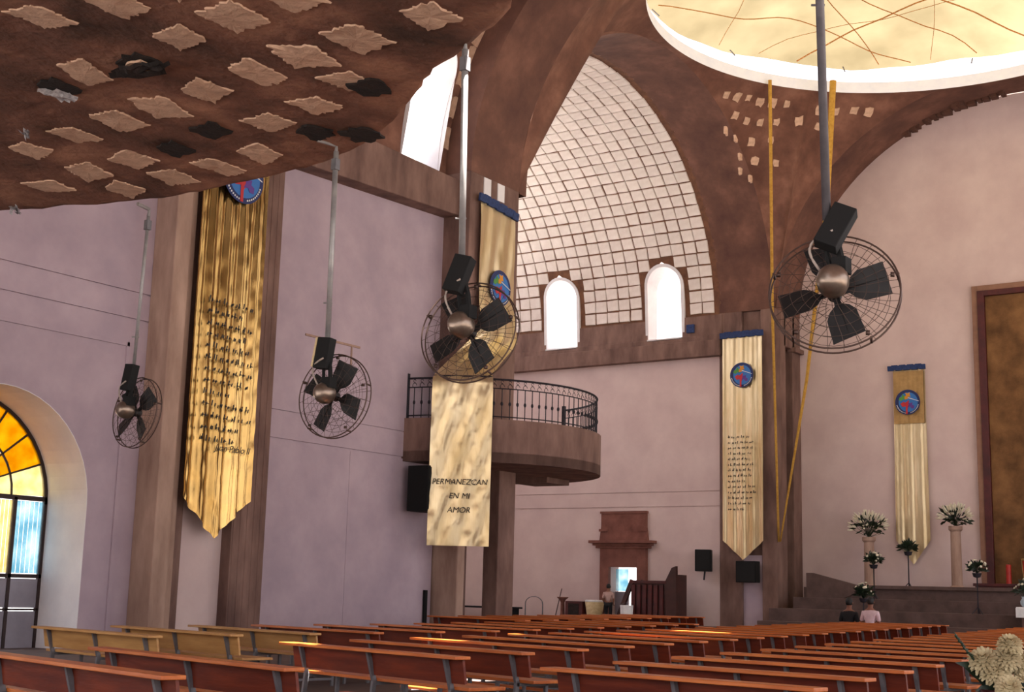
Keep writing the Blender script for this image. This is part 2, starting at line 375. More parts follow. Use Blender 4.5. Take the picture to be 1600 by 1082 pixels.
# transept right wall
mb=MB(); wall(mb,'x',UW,.5,VW-.1,29,0,8.65,holes=[(21.24,.5,0,2.2,False)],grooves=[(4.03,4.07),(4.5,4.52)])
o=mb.build('wall_right',m_wallw); struct(o,'pale transept wall around the stone doorway','wall')
mb=MB(); mb.box((UW-.25,VW-.1,8.62),(UW+.5,29,9.12)).box((UW-.12,VW-.1,9.12),(UW+.5,29,9.3)); 
o=mb.build('trim_2',m_conc,bevel=.02); struct(o,'brown concrete ledge under the transept windows','beam')
mb=MB(); 
for a,b_ in ((VW-.1,TWIN[1][0]-.62),(TWIN[1][0]+.62,TWIN[0][0]-.62),(TWIN[0][0]+.62,29)): mb.box((UW-.06,a,9.3),(UW+.1,b_,9.93))
o=mb.build('trim_3',m_conc); struct(o,'brown band below the cream panels','trim')
mb=MB(); mb.box((23.2,29,0),(38,29.3,10.2)); o=mb.build('wall_back',m_wallw); struct(o,'end wall of the transept','wall')  # kept low so that added daylight enters above it
mb=MB(); mb.box((23.3,VW,0),(23.8,29,9.3)).box((21.76,VL+.62,9.6),(22.9,VW+1.4,15.5)); o=mb.build('wall_back.001',m_jamb); struct(o,'near side wall of the transept and an added white block outside the nave window','wall')  # second box is added, its white stands for bright sky in the nave window
# nave vault with lunettes and unseen openings added to throw sun patches on pews
TG=[(8.45,8.25,.14,.20),(10.3,8.2,.24,.18),(14.3,8.25,.24,.2),(16.75,8.55,.24,.2),(12.72,9.1,.22,.16),(26.0,7.4,.2,.2)]
def roof_point(x,y,z):
    s=0
    for i in range(4000):
        s+=.01; p=Vector((x,y,z))+SUN*s
        r=7.36; q=(p.y-VC)/r
        if p.z>Z0+KK*r*math.sqrt(max(0,1-q*q)): return p
holes=[(20.78,side_hole(.62,9.8,11.9,VC)),(18.0,side_hole(.64,9.8,11.9,VC)),(12.4,side_hole(.64,9.8,11.9,VC))]
for x,y,hx,hy in TG[:5]:
    p=roof_point(x,y,.9); t_=math.atan2((p.z-Z0)/KK,(p.y-VC)); 
    holes.append((p.x,(lambda t_=t_,hx=hx,hy=hy:(lambda q:((hx+.12) if (q[2] is not None and abs(q[2]-t_)<hy/2.2) else None)))()))
nv=barrel('ceiling.001',m_vault,VC,7.36,-8,UOUT,0,PI,240,lambda a,x,z:(a,x,z),holes,foot=9.78,outer=m_jamb)
struct(nv,'rough brown vault over the nave','vault')
# window linings of the nave lunettes
for i,c in enumerate((20.78,18.0,12.4)):
    b=MB(); n=14; hw=.625; pts=[(c-hw,9.8)]+[(c-hw*math.cos(PI*j/n),11.9+hw*math.sin(PI*j/n)) for j in range(n+1)]+[(c+hw,9.8)]
    sy=lambda z: VC+7.36*(math.sqrt(max(0,1-((z-Z0)/(KK*7.36))**2)) if z>Z0 else 1)
    m_=len(pts); vs=[(x,sy(z)-.01,z) for x,z in pts]+[(x,VL+.55,z) for x,z in pts]
    b.add(vs,[(j,j+1,m_+j+1,m_+j) for j in range(m_-1)]); b.box((c-hw,VL-.1,9.74),(c+hw,VL+.55,9.8))
    o=b.build('window_%d'%(3+i),m_jamb); struct(o,['tall arched nave window beside the third fan pole','second nave window half hidden by the round ceiling','third nave window hidden by the round ceiling'][i],'window')
# unseen roofs added over side aisle and right transept to block direct sun
mb=MB(); mb.box((-12,-9,9.9),(UOUT,2.1,10.2)); o=mb.build('ceiling.002',m_vault); struct(o,'unseen flat roof added over the side aisle to block sun','ceiling')
mb=MB(); mb.box((UOUT,-9,16),(UALT+.4,2.68-TT,16.3)); o=mb.build('ceiling.003',m_vault); struct(o,'unseen roof added over the opposite transept to block sun','ceiling')

# ------------------------------------------------------------------ arches of the crossing
K2=.915
def arch(name,m,plane_axis,c,p0,p1,r=RR,rout=6.95,k=KK,label=''):
    n=56; b=MB()
    def mk(a,x,z): return (a,x,z) if plane_axis=='x' else (x,a,z)
    for i in range(n):
        ta,tb=PI*i/n,PI*(i+1)/n
        q=[ell(c,r,ta,k),ell(c,r,tb,k),ell(c,rout,tb,k),ell(c,rout,ta,k)]
        b.add([mk(p0,*s) for s in q]+[mk(p1,*s) for s in q],[(0,1,2,3),(4,5,6,7),(0,1,5,4),(2,3,7,6)])
    o=b.build(name,m,smooth=False); struct(o,label,'arch'); 
    return o
a0=arch('arch',m_arch,'x',VC,UOUT,U0,label='brown arch between the nave and the crossing',rout=7.5)
a1=arch('arch.001',m_arch,'y',UC,V1,VW,label='tall brown arch opening into the transept')
a2=arch('arch.002',m_arch,'x',VC,U1,UALT,rout=6.75,k=K2,label='brown arch in front of the altar wall')
a3=arch('arch.003',m_arch,'y',UC,VC-AA-TT,VC-AA,label='arch into the opposite transept')
# ragged torn edge on the altar arch
b=MB()
for i in range(14):
    t=R_(88-i*2.0+random.uniform(-.5,.5)); x,z=ell(VC,RR,t,K2); s=random.uniform(.05,.14)
    b.box((UALT-.2-random.random()*.3,x-s,z-.05-s*.4),(UALT+.02,x+s,z+.05))
b.build('ragged_edge',m_joint,a2)
# pendentives
def pend(sx,sy):
    n,mm=144,20; b=MB()
    for i in range(n+1):
        ph=R_(90*i/n); c,s=math.cos(ph),math.sin(ph)
        k=AA/max(c,s); bx_,by_=c*k*((AA+.3)/AA if sx<0 else 1),s*k
        w=min(c*k,s*k); zb=Z0+(K2 if (sx>0 and c>=s) else KK)*RR*math.sqrt(max(0,1-min(1,w/RR)**2))
        for j in range(mm+1):
            q=j/mm; rx=RIM*c; ry=RIM*s
            x=rx+(bx_-rx)*q; y=ry+(by_-ry)*q; z=ZR+(zb-ZR)*(1-math.sqrt(max(0,1-q*q))) if False else ZR+(zb-ZR)*q**1.25
            b.v.append((UC+sx*x,VC+sy*y,z))
    for i in range(n):
        for j in range(mm):
            a=i*(mm+1)+j; b.f.append((a,a+1,a+mm+2,a+mm+1))
    return b
def pend_point(ph,z):
    ph=R_(ph); c,s=math.cos(ph),math.sin(ph); k=AA/max(c,s); w=min(c,s)*k; zb=Z0+(K2 if c>=s else KK)*RR*math.sqrt(max(0,1-min(1,w/RR)**2))
    q=((ZR-z)/(ZR-zb))**(1/1.25); q=min(q,1)
    return Vector((UC+RIM*c+(c*k-RIM*c)*q,VC+RIM*s+(s*k-RIM*s)*q,z))
pends=[]
for i,(sx,sy) in enumerate(((1,1),(-1,1),(1,-1),(-1,-1))):
    o=pend(sx,sy).build('pendentive' if i==0 else 'pendentive.%03d'%i,m_vault,smooth=True); struct(o,['curved brown pendentive over the banner pier','pendentive above the balcony pier','pendentive on the altar side to the right','pendentive near the aisle'][i],'vault'); pends.append(o)
prow={15.42:(66,63,60,56.8,53.5,50,41.5,37.5,33,29.5),15.02:(61.2,58,54.6,51,46,41),14.55:(63,58.8,55,51),14.05:(57,53,48.5),13.6:(57,53)}
rr=random.Random(9)
for z,phs in prow.items():
    for ph in phs:
        zz=z+rr.uniform(-.05,.05); p=pend_point(ph,zz); pa=pend_point(ph+.5,zz)-p; pb=pend_point(ph,zz-.1)-p
        ex=pa.normalized(); nn=ex.cross(pb).normalized()
        if nn.dot(Vector((UC,VC,8))-p)<0: nn=-nn
        ey=nn.cross(ex); mw=Matrix((ex,ey,nn)).transposed().to_4x4(); mw.translation=p+nn*.0
        b=MB(); s=rr.uniform(.085,.125); pts=[(s*1.0*(1+rr.uniform(-.35,.1))*cx,s*1.25*(1+rr.uniform(-.35,.1))*cy,-.03) for cx,cy in ((-1,-1),(0,-1.05),(1,-1),(1.05,0),(1,1),(0,1.05),(-1,1),(-1.05,0))]
        me=b.prism(pts,(0,0,.06)).mesh('patch'); me.materials.append(m_patch); link(me,'patch',pends[0],mw)
# scalloped rim stones
# white drum kerb + fabric
b=MB(); n=96
vs=[];fs=[]
for j,(r,z) in enumerate(((RIM,ZR+.0),(RIM+.04,ZR+.34),(RIM+.25,ZR+.34),(RIM+.3,ZR+.12))):
    for i in range(n): vs.append((UC+r*math.cos(2*PI*i/n),VC+r*math.sin(2*PI*i/n),z))
for j in range(4):
    for i in range(n): fs.append((j*n+i,j*n+(i+1)%n,((j+1)%4)*n+(i+1)%n,((j+1)%4)*n+i))
b.add(vs,fs); o=b.build('trim_4',mat('blue_white_kerb','e4e9fa','f0f3ff',3,.7,bump=.3,bscale=6),smooth=False); struct(o,'white kerb around the round roof opening','rim')
dome=thing('dome_cover','cream translucent tarpaulin stretched over the round opening of the crossing','tarpaulin',(UC,VC,ZR+.95))
b=MB(); n,mm=96,26
for j in range(mm+1):
    q=j/mm; 
    for i in range(n):
        t=2*PI*i/n; r=(RIM+.5)*q; 
        z=1.5*(1-q**1.6)+.10*math.sin(8*t)*q*(1-q*.4)+.12*noise.noise(Vector((r*math.cos(t)*.7,r*math.sin(t)*.7,2)))*1.0
        b.v.append((r*math.cos(t),r*math.sin(t),z))
for j in range(mm):
    for i in range(n): b.f.append((j*n+i,j*n+(i+1)%n,(j+1)*n+(i+1)%n,(j+1)*n+i))
b.build('fabric',m_tarp,dome,smooth=True)
rg=random.Random(5)
def fab_z(x,y):
    r=math.hypot(x,y); q=r/(RIM+.5); t=math.atan2(y,x); return 1.5*(1-q**1.6)+.10*math.sin(8*t)*q*(1-q*.4)+.12*noise.noise(Vector((x*.7,y*.7,2)))
for k,(ta,tb) in enumerate(((70,195),(28,150),(48,-60),(58,-40),(95,20),(115,-10),(15,200),(5,120))):
    A=Vector((math.cos(R_(ta)),math.sin(R_(ta)),0))*(RIM+.3); B=Vector((math.cos(R_(tb)),math.sin(R_(tb)),0))*(RIM+.3)
    pts=[]
    for i in range(25):
        p=A.lerp(B,i/24); p+=Vector((-(B-A).y,(B-A).x,0)).normalized()*.10*math.sin(i*.5+k); p.z=fab_z(p.x,p.y)-.05; pts.append(p)
    MB().tube(pts,.009+.006*(k%3),5).build('rope',m_crease,dome)  # thin brown tubes stand for crease and rib shadow lines in the fabric
for i in range(12):
    t=2*PI*i/12+.1; c,s=math.cos(t),math.sin(t); MB().tube([((RIM+.2)*c,(RIM+.2)*s,-.22),((RIM+.4)*c,(RIM+.4)*s,.0)],.02,6).build('post',m_tube,dome)
# ------------------------------------------------------------------ piers
# balcony pier (first arch / transept arch)
b=MB(); b.box((UOUT,V1-.07,3.85),(U0,VW,9.96)).box((UOUT,VL-.01,3.85),(U0,VW+.3,9.96))
o=b.build('pillar.002',m_conc,bevel=.02); struct(o,'massive brown pier above the round balcony','pillar')
for i,(x0,x1,y0,y1,l) in enumerate(((21.72,21.97,16.2,16.85,'left of the two concrete columns under the round balcony'),(23.0,23.6,16.13,16.5,'right of the two concrete columns under the round balcony'),(23.25,23.8,17.5,17.98,'rear column under the round balcony'))):
    b=MB().box((x0,y0,0),(x1,y1,4.0))
    o=b.build('pillar.%03d'%(3+i),m_concl if i==0 else m_conc,bevel=.02); struct(o,l,'pillar')
b=MB().box((UOUT-.02,17.4,0),(22.9,17.72,9.6)).box((22.6,17.72,0),(23.3,18.2,9.6)); o=b.build('wall_left.003',m_wall); struct(o,'plaster return wall behind the columns','wall')
# banner pier (transept arch / altar arch)
b=MB()
b.box((UW-.02,V1-.07,0),(UW+.35,V1+.42,9.96)).box((UW-.02,V1+1.05,0),(UW+.35,VW,9.96)).box((UW+.1,V1+.42,0),(UW+.4,V1+1.05,9.96))
b.box((UW+.35,V1-.07,0),(UW+.72,VW,9.96)).box((UW+.72,V1+.4,0),(UW+1.3,VW,8.9)).box((UW+1.25,V1-.07,0),(UALT,VW,9.96)).box((UW+.6,V1-.07,8.9),(UW+1.4,VW,9.96))
b.box((UW+1.2,V1-.2,8.8),(UALT,V1+.1,8.95))
o=b.build('pillar.006',m_conc,bevel=.02); struct(o,'tall brown pier behind the banner at the altar corner','pillar')
b=MB().box((UW+.07,V1+.42,0),(UW+.1,V1+1.05,2.6)); b.build('plaster_strip',m_wall,o)
for i,(x0,x1,y0,y1) in enumerate(((UOUT,U0,VC-AA-TT,VC-AA+.07),(UW,UALT,VC-AA-TT,VC-AA+.07))):
    b=MB().box((x0,y0,0),(x1,y1,9.96)); o=b.build('pillar.%03d'%(7+i),m_conc); struct(o,['nave pier on the aisle side','altar pier on the aisle side'][i],'pillar')
# altar wall
b=MB().box((UALT+.01,-1,0),(UALT+.4,VW+2.2,16.3)); aw=b.build('wall_front',m_wallw); struct(aw,'pale altar wall under the arch','wall')

# patches beside the first arch (on the nave vault)
for i,(t,du,w_,h_) in enumerate(((7,-.30,.09,.22),(13,-.27,.09,.22),(19,-.25,.09,.22),(23,-.02,.09,.2),(27,-.1,.13,.22),(34,-.16,.17,.26),(42,-.16,.16,.24),(50,-.16,.12,.16),(34,-.5,.1,.16))):
    t=R_(t); y,z=ell(VC,7.36,t); ey=Vector((0,-7.36*math.sin(t),KK*7.36*math.cos(t))).normalized(); ex=Vector((1,0,0)); nn=ex.cross(ey)
    if nn.dot(Vector((0,VC-y,Z0-z)))<0: ex=-ex; nn=ex.cross(ey)
    mw=Matrix((ex,ey,nn)).transposed().to_4x4(); mw.translation=Vector((UOUT-.09+du*.05,y,z))
    pts=[(w_*cx*(1+rr.uniform(-.2,.1)),h_*cy*(1+rr.uniform(-.2,.1)),-.04) for cx,cy in ((-1,-1),(0,-1),(1,-1),(1,0),(1,1),(0,1.1),(-1,1),(-1.1,0))]
    me=MB().prism(pts,(0,0,.08)).mesh('patch'); me.materials.append(m_patch); link(me,'patch',nv,mw)
for x in (22.25,22.75):
    b=MB().box((x-.13,V1-.09,9.55),(x+.12,V1-.06,9.93)); b.build('patch',m_jamb,bpy.data.objects['pillar.002'])

# ------------------------------------------------------------------ the round near ceiling (rough cement dish with pale mortar patches)
CX,CY,CZ=3.6,10.6,5.5
edge=[(-62,6.6),(-56,6.6),(-54.5,6.62),(-50,6.43),(-47,6.3),(-43,6.12),(-34,6.1),(-24.5,6.15),(-18,6.13),(-9,6.03),(0,5.97),(8,6.0),(18.3,5.97),(26.5,6.03),(40,6.05)]
def rim_r(t):
    d=math.degrees(t)
    while d>180: d-=360
    while d<-180: d+=360
    if d<edge[0][0] or d>edge[-1][0]: return 6.1 if d>0 else (6.6 if d>-100 else 6.1+.5*max(0,(d+180)/80))
    for (a,ra),(b_,rb) in zip(edge,edge[1:]):
        if a<=d<=b_: return ra+(rb-ra)*(d-a)/(b_-a)
def dish_z(x,y):
    r=math.hypot(x-CX,y-CY); z=CZ+.30*(1-min(1,(r/6.1)**2))
    z+=.022*noise.noise(Vector((x*2.2,y*2.2,0)))+.012*noise.noise(Vector((x*7,y*7,3)))
    gu=((x-.02)%.81)/.81; gv=((y-.35)%.68)/.68
    for g,a in ((gu,.81),(gv,.68)):
        d=min(g,1-g)*a
        if d<.05: z+=.018*(1-d/.05)*max(0,.4+noise.noise(Vector((x*.9,y*.9,7))))
    return z
b=MB(); NA,NR=260,110
for j in range(NR+1):
    for i in range(NA):
        t=2*PI*i/NA; q=(j/NR)**.8; r=rim_r(t)*q*(1+ (.004*noise.noise(Vector((t*30,0,0))) if j==NR else 0)); x=CX+r*math.cos(t); y=CY+r*math.sin(t)
        b.v.append((x,y,dish_z(x,y)))
k=len(b.v)
for i in range(NA):
    t=2*PI*i/NA; r=rim_r(t)+.02; b.v.append((CX+r*math.cos(t),CY+r*math.sin(t),CZ+.16))
b.v.append((CX,CY,CZ+.8)); 
for j in range(NR):
    for i in range(NA): b.f.append((j*NA+i,j*NA+(i+1)%NA,(j+1)*NA+(i+1)%NA,(j+1)*NA+i))
for i in range(NA):
    b.f.append((NR*NA+i,NR*NA+(i+1)%NA,k+(i+1)%NA,k+i)); b.f.append((k+i,k+(i+1)%NA,len(b.v)-1))
dish=b.build('ceiling.004',m_shell,smooth=True); struct(dish,'low round cement ceiling with pale mortar patches','ceiling')
def rag(w,h,seed,n=22,amp=.16):
    rd=random.Random(seed); pts=[]
    for i in range(n):
        t=2*PI*i/n; c,s=math.cos(t),math.sin(t); k=1/max(abs(c),abs(s))**.97; j=1+rd.uniform(-amp,amp*.5)
        pts.append((c*k*w/2*j,s*k*h/2*j))
    return pts
# grid positions of the pale patches / dark plates for shaded hollows
pale=[(7.42,6.67),(7.52,7.32),(7.63,7.96),(7.73,8.68),(7.85,9.4),(7.89,10.03),(6.75,7.33),(6.84,8.04),(6.18,8.02),(8.36,7.96),(8.5,8.67),(8.64,10.73),(8.67,11.45),(9.06,9.33),(9.17,10.02),(9.17,10.71),(7.3,5.85),(6.62,6.63),(7.0,9.4),(6.1,6.0),(8.05,7.3),(7.95,10.75),(8.0,11.5),(8.75,12.2),(6.1,8.8),(6.15,7.3),(5.4,7.35),(5.4,8.1),(6.0,5.4),(5.3,6.2),(9.2,11.5),(6.0,10.4),(7.0,11.2)]
dark=[(8.43,9.35),(8.62,10.06),(8.22,7.2),(8.85,8.4),(7.05,8.75),(7.1,9.9),(9.05,8.0)]
for i,(x,y) in enumerate(pale):
    w_=random.uniform(.34,.48); h_=random.uniform(.33,.45); pts=rag(w_,h_,i,56,.13); a_r=random.uniform(-.3,.3); sk=random.uniform(-.3,.3); pts=[(px*math.cos(a_r)-py*math.sin(a_r)+sk*py,px*math.sin(a_r)+py*math.cos(a_r)) for px,py in pts]
    c_=MB(); z=dish_z(x,y); n=len(pts)
    vs=[(px,py,min(dish_z(x+px,y+py)-z,.05)+.004) for px,py in pts]+[(px*.97,py*.97,min(dish_z(x+px*.97,y+py*.97)-z,.05)-.012) for px,py in pts]+[(px*.5,py*.5,min(dish_z(x+px*.5,y+py*.5)-z,.05)-.015) for px,py in pts]+[(0,0,-.014)]
    fs=[(j,(j+1)%n,n+(j+1)%n,n+j) for j in range(n)]+[(n+j,n+(j+1)%n,2*n+(j+1)%n,2*n+j) for j in range(n)]+[(2*n+j,2*n+(j+1)%n,3*n) for j in range(n)]
    c_.add(vs,fs); c_.build('mortar_patch',m_patch,dish,loc=(x,y,z))
def scrap(x,y,m,seed,s=.2):
    rd=random.Random(seed); b_=MB()
    a0_=rd.uniform(0,PI)
    for k in range(7):
        a=a0_+rd.uniform(-.35,.35); L=rd.uniform(.6,1.1)*s; w_=rd.uniform(.04,.12)*s; ox,oy=rd.uniform(-.3,.3)*s,rd.uniform(-.3,.3)*s
        vs=[];
        for q in range(5):
            u=(q/4-.5)*L*1.6; zz=-.05-rd.random()*.05
            for sd_ in (-1,1): vs.append((ox+u*math.cos(a)-sd_*w_*math.sin(a),oy+u*math.sin(a)+sd_*w_*math.cos(a),zz+sd_*.012))
        b_.add(vs,[(2*q,2*q+1,2*q+3,2*q+2) for q in range(4)])
    return b_.build('plastic_scrap',m,dish,loc=(x,y,dish_z(x,y)))
for i,(x,y) in enumerate(dark):
    pts=rag(.36,.34,100+i,18,.28); z=dish_z(x,y); c_=MB().prism([(px,py,-.022) for px,py in pts],(0,0,.02)); c_.build('hollow_shade',m_hole,dish,loc=(x,y,z))  # flat dark plates stand for the shade inside the hollows
m_plastic=mat('torn_plastic','8c8a90','d4d2d4',30,.25)
scrap(7.1,9.9,m_plastic,2,.2); scrap(8.9,13.0,m_plastic,3,.16); scrap(7.05,8.75,m_hole,5,.3); scrap(7.6,11.0,m_plastic,8,.14)
pts=rag(.22,.2,77,14,.25); MB().prism([(px,py,-.05) for px,py in pts],(0,0,.02)).build('mortar_patch',m_patch,dish,loc=(7.05,8.74,dish_z(7.05,8.74)))
for i,(x,y) in enumerate(((-1.0,13.6),(-1.2,7.5))):
    b=MB().lathe([(.3,0),(.3,5.7)],20); o=b.build('pillar.%03d'%(9+i),m_conc,loc=(x,y,0)); struct(o,['round column carrying the low ceiling near the wall','round column carrying the low ceiling near the aisle'][i],'pillar')

# ------------------------------------------------------------------ arched doorway with coloured glass
door=thing('door_1','arched doorway with amber lunette and pale blue glass panel','door',(11.6,VL+.92,0)); door['kind']='structure'
b=MB(); n=24
b.prism([(1.6*math.cos(PI*i/n),0,2.5+1.6*math.sin(PI*i/n)) for i in range(n+1)]+[(1.54*math.cos(PI*(n-i)/n),0,2.5+1.54*math.sin(PI*(n-i)/n)) for i in range(n+1)],(0,.06,0))
for x in (-1.6,-.53,.53-.0,1.54,1.0 ): b.box((x,0,0),(x+.055,.06,2.58))
b.box((-1.6,0,2.54),(1.6,.06,2.61)).box((.53,0,1.38),(1.6,.06,1.44)).box((.53,0,.9),(1.6,.06,.93))
b.build('frame',m_lead,door)
rad=[0,.42,.95,1.54]
for ri in range(3):
    ns=(5,9,9)[ri]
    for k in range(ns):
        t0,t1=PI*k/ns+.012,PI*(k+1)/ns-.012; r0,r1=rad[ri]+.012,rad[ri+1]-.012; st=5
        poly=[(r1*math.cos(t0+(t1-t0)*j/st),.02,2.6+r1*math.sin(t0+(t1-t0)*j/st)*.97) for j in range(st+1)]+[(r0*math.cos(t1-(t1-t0)*j/st),.02,2.6+r0*math.sin(t1-(t1-t0)*j/st)*.97) for j in range(st+1)]
        mm_=m_dglass if ri==0 else (m_cglass if k in(0,ns-1) else m_yglass)
        MB().prism(poly,(0,.012,0)).build('pane',mm_,door)
b=MB()
for k in range(1,9): b.prism([(.4*math.cos(PI*k/9-.02),0.005,2.6+.4*math.sin(PI*k/9-.02)),(1.54*math.cos(PI*k/9-.01),.005,2.6+1.5*math.sin(PI*k/9-.01)),(1.54*math.cos(PI*k/9+.01),.005,2.6+1.5*math.sin(PI*k/9+.01)),(.4*math.cos(PI*k/9+.02),.005,2.6+.4*math.sin(PI*k/9+.02))],(0,.03,0))
for r in (.42,.95):
    for k in range(18):
        t0,t1=PI*k/18,PI*(k+1)/18; b.prism([((r-.012)*math.cos(t0),.005,2.6+(r-.012)*math.sin(t0)),((r-.012)*math.cos(t1),.005,2.6+(r-.012)*math.sin(t1)),((r+.012)*math.cos(t1),.005,2.6+(r+.012)*math.sin(t1)),((r+.012)*math.cos(t0),.005,2.6+(r+.012)*math.sin(t0))],(0,.03,0))
b.build('lead_bars',m_lead,door)
def flute(x0,x1,z0,z1,m,n=10):
    c_=MB()
    for i in range(n):
        a=x0+(x1-x0)*i/n; b2=x0+(x1-x0)*(i+1)/n; c_.prism([(a+.004,.03,z0),((a+b2)/2,.012,z0),(b2-.004,.03,z0),((a+b2)/2,.045,z0)],(0,0,z1-z0))
    return c_.build('glass_panel',m,door)
for x0,x1,m__ in ((.59,1.0,m_cglass),(1.06,1.54,m_bglass)): flute(x0,x1,1.45,2.53,m__,6)
for x0,x1 in ((.59,1.0),(1.06,1.54)):
    MB().box((x0,.015,.94),(x1,.05,1.37)).build('door_panel',m_dmetal,door); MB().box((x0,.015,0),(x1,.05,.89)).build('door_panel',m_dmetal,door)
# white lining of the doorway reveal
b=MB(); n=24; P=[(1.6,0)]+[(1.6*math.cos(PI*i/n),2.5+1.6*math.sin(PI*i/n)) for i in range(n+1)]+[(-1.6,0)]
P2=[(p[0]*.994,p[1] if i in(0,len(P)-1) else 2.5+(p[1]-2.5)*.994) for i,p in enumerate(P)]
m_=len(P); vs=[(11.6+x,VL-.004,z) for x,z in P2]+[(11.6+x,VL+.95,z) for x,z in P2]+[(11.6+x,VL-.004,z) for x,z in P]
b.add(vs,[(j,j+1,m_+j+1,m_+j) for j in range(m_-1)]+[(j,j+1,2*m_+j+1,2*m_+j) for j in range(m_-1)]); o=b.build('door_lining',m_jamb,bpy.data.objects['wall_left'])

# ------------------------------------------------------------------ stone portal in the transept wall
pt=thing('stone_portal','red brown carved stone door surround with jutting cornice on the transept wall','portal',(UW,21.24,0))
b=MB(); b.box((-.14,-.82,0),(0,-.5,2.9)).build('jamb_stone',m_stone,pt); MB().box((-.14,.5,0),(0,.82,2.9)).build('jamb_stone',m_stone,pt)
MB().box((-.15,-.5,2.2),(0,.5,2.9)).build('lintel',m_stone,pt)
for k,(e,z0,z1,d) in enumerate(((.95,2.78,2.86,.2),(1.03,2.86,2.93,.27),(1.13,2.93,3.02,.35))): MB().box((-d,-e,z0),(0,e,z1)).build('cornice',m_stone,pt,bevel=.01)
b=MB(); b.prism([(-.12,-.86,3.02),(-.12,.86,3.02),(-.12,.80,3.45),(-.12,.80,3.93),(-.12,-.80,3.93),(-.12,-.80,3.45)],(.12,0,0)).build('attic_block',m_stone,pt)
MB().box((-.16,-.86,3.3),(-.12,-.55,3.38)).box((-.16,.55,3.3),(-.12,.86,3.38)).box((-.15,-.83,3.86),(0,.83,3.93)).build('moulding',m_stone,pt)
dl=thing('door_2','half open grey door with a pale blue pane in the stone portal','door',(UW+.3,21.24,0)); dl['kind']='structure'
MB().box((0,.02,0),(.04,.5,1.45)).build('leaf',m_dmetal,dl); MB().box((0,.05,1.47),(.03,.48,2.15)).build('pane',m_bglass,dl)
MB().box((0,-.5,0),(.05,-.28,2.2)).build('curtain',m_cream,dl)

# ------------------------------------------------------------------ round balcony
BX,BY,BR=23.4,17.2,2.8; BZ0,BZ1=3.83,4.68
bal=thing('round_balcony','round brown concrete balcony with a wrought iron rail on the pier','balcony',(BX,BY,BZ0))
t0,t1=R_(188),R_(345); N=44
arcp=lambda r,t:(r*math.cos(t),r*math.sin(t))
b=MB(); vs=[];fs=[]
for i in range(N+1):
    t=t0+(t1-t0)*i/N
    for r,z in ((BR,0),(BR,BZ1-BZ0),(BR-.18,BZ1-BZ0),(BR-.18,.2)): x,y=arcp(r,t); vs.append((x,y,z))
for i in range(N):
    for j in range(4): fs.append((i*4+j,i*4+(j+1)%4,(i+1)*4+(j+1)%4,(i+1)*4+j))
fs+=[(0,1,2,3),(N*4,N*4+1,N*4+2,N*4+3)]
b.add(vs,fs).build('parapet',m_conc,bal,smooth=False)
poly=[(*arcp(BR,t0+(t1-t0)*i/N),0) for i in range(N+1)]+[(2.7,.7,0),(-2.77,.0,0)]
MB().prism(poly,(0,0,.2)).build('slab',m_conc,bal)
b=MB().box((1.2,-1.2,-.12),(2.1,-.3,0)); b.build('corbel',m_conc,bal)
# rail
def arc3(r,z,n=N): return [(*arcp(r,t0+(t1-t0)*i/n),z) for i in range(n+1)]
H=BZ1-BZ0; rl=BR-.09
b=MB().tube(arc3(rl,H+.80),.022,6).tube(arc3(rl,H+.62),.012,5).tube(arc3(rl,H+.06),.012,5); b.build('handrail',m_iron,bal)
ns=46
bal_me=MB().tube([(0,0,H),(0,0,H+.62)],.010,5); bal_me.lathe([(.0,H+.27),(.022,H+.29),(.03,H+.32),(.022,H+.35),(.0,H+.37)],6)
sc=[(.045*math.cos(R_(a)),0,H+.66+.05*math.sin(R_(a))) for a in range(0,360,40)]; bal_me.tube(sc,.007,4); sc=[(.03*math.cos(R_(a)),0,H+.75+.03*math.sin(R_(a))) for a in range(0,360,60)]; bal_me.tube(sc,.006,4)
sm=bal_me.mesh('baluster'); sm.materials.append(m_iron)
for i in range(ns+1):
    t=t0+(t1-t0)*i/ns; x,y=arcp(rl,t); mw=Matrix.Translation((x,y,0))@Matrix.Rotation(t+PI/2,4,'Z'); link(sm,'baluster',bal,mw)
for t in (t0,t1): x,y=arcp(rl,t); MB().box((x-.035,y-.035,H),(x+.035,y+.035,H+.9)).build('end_post',m_iron,bal)

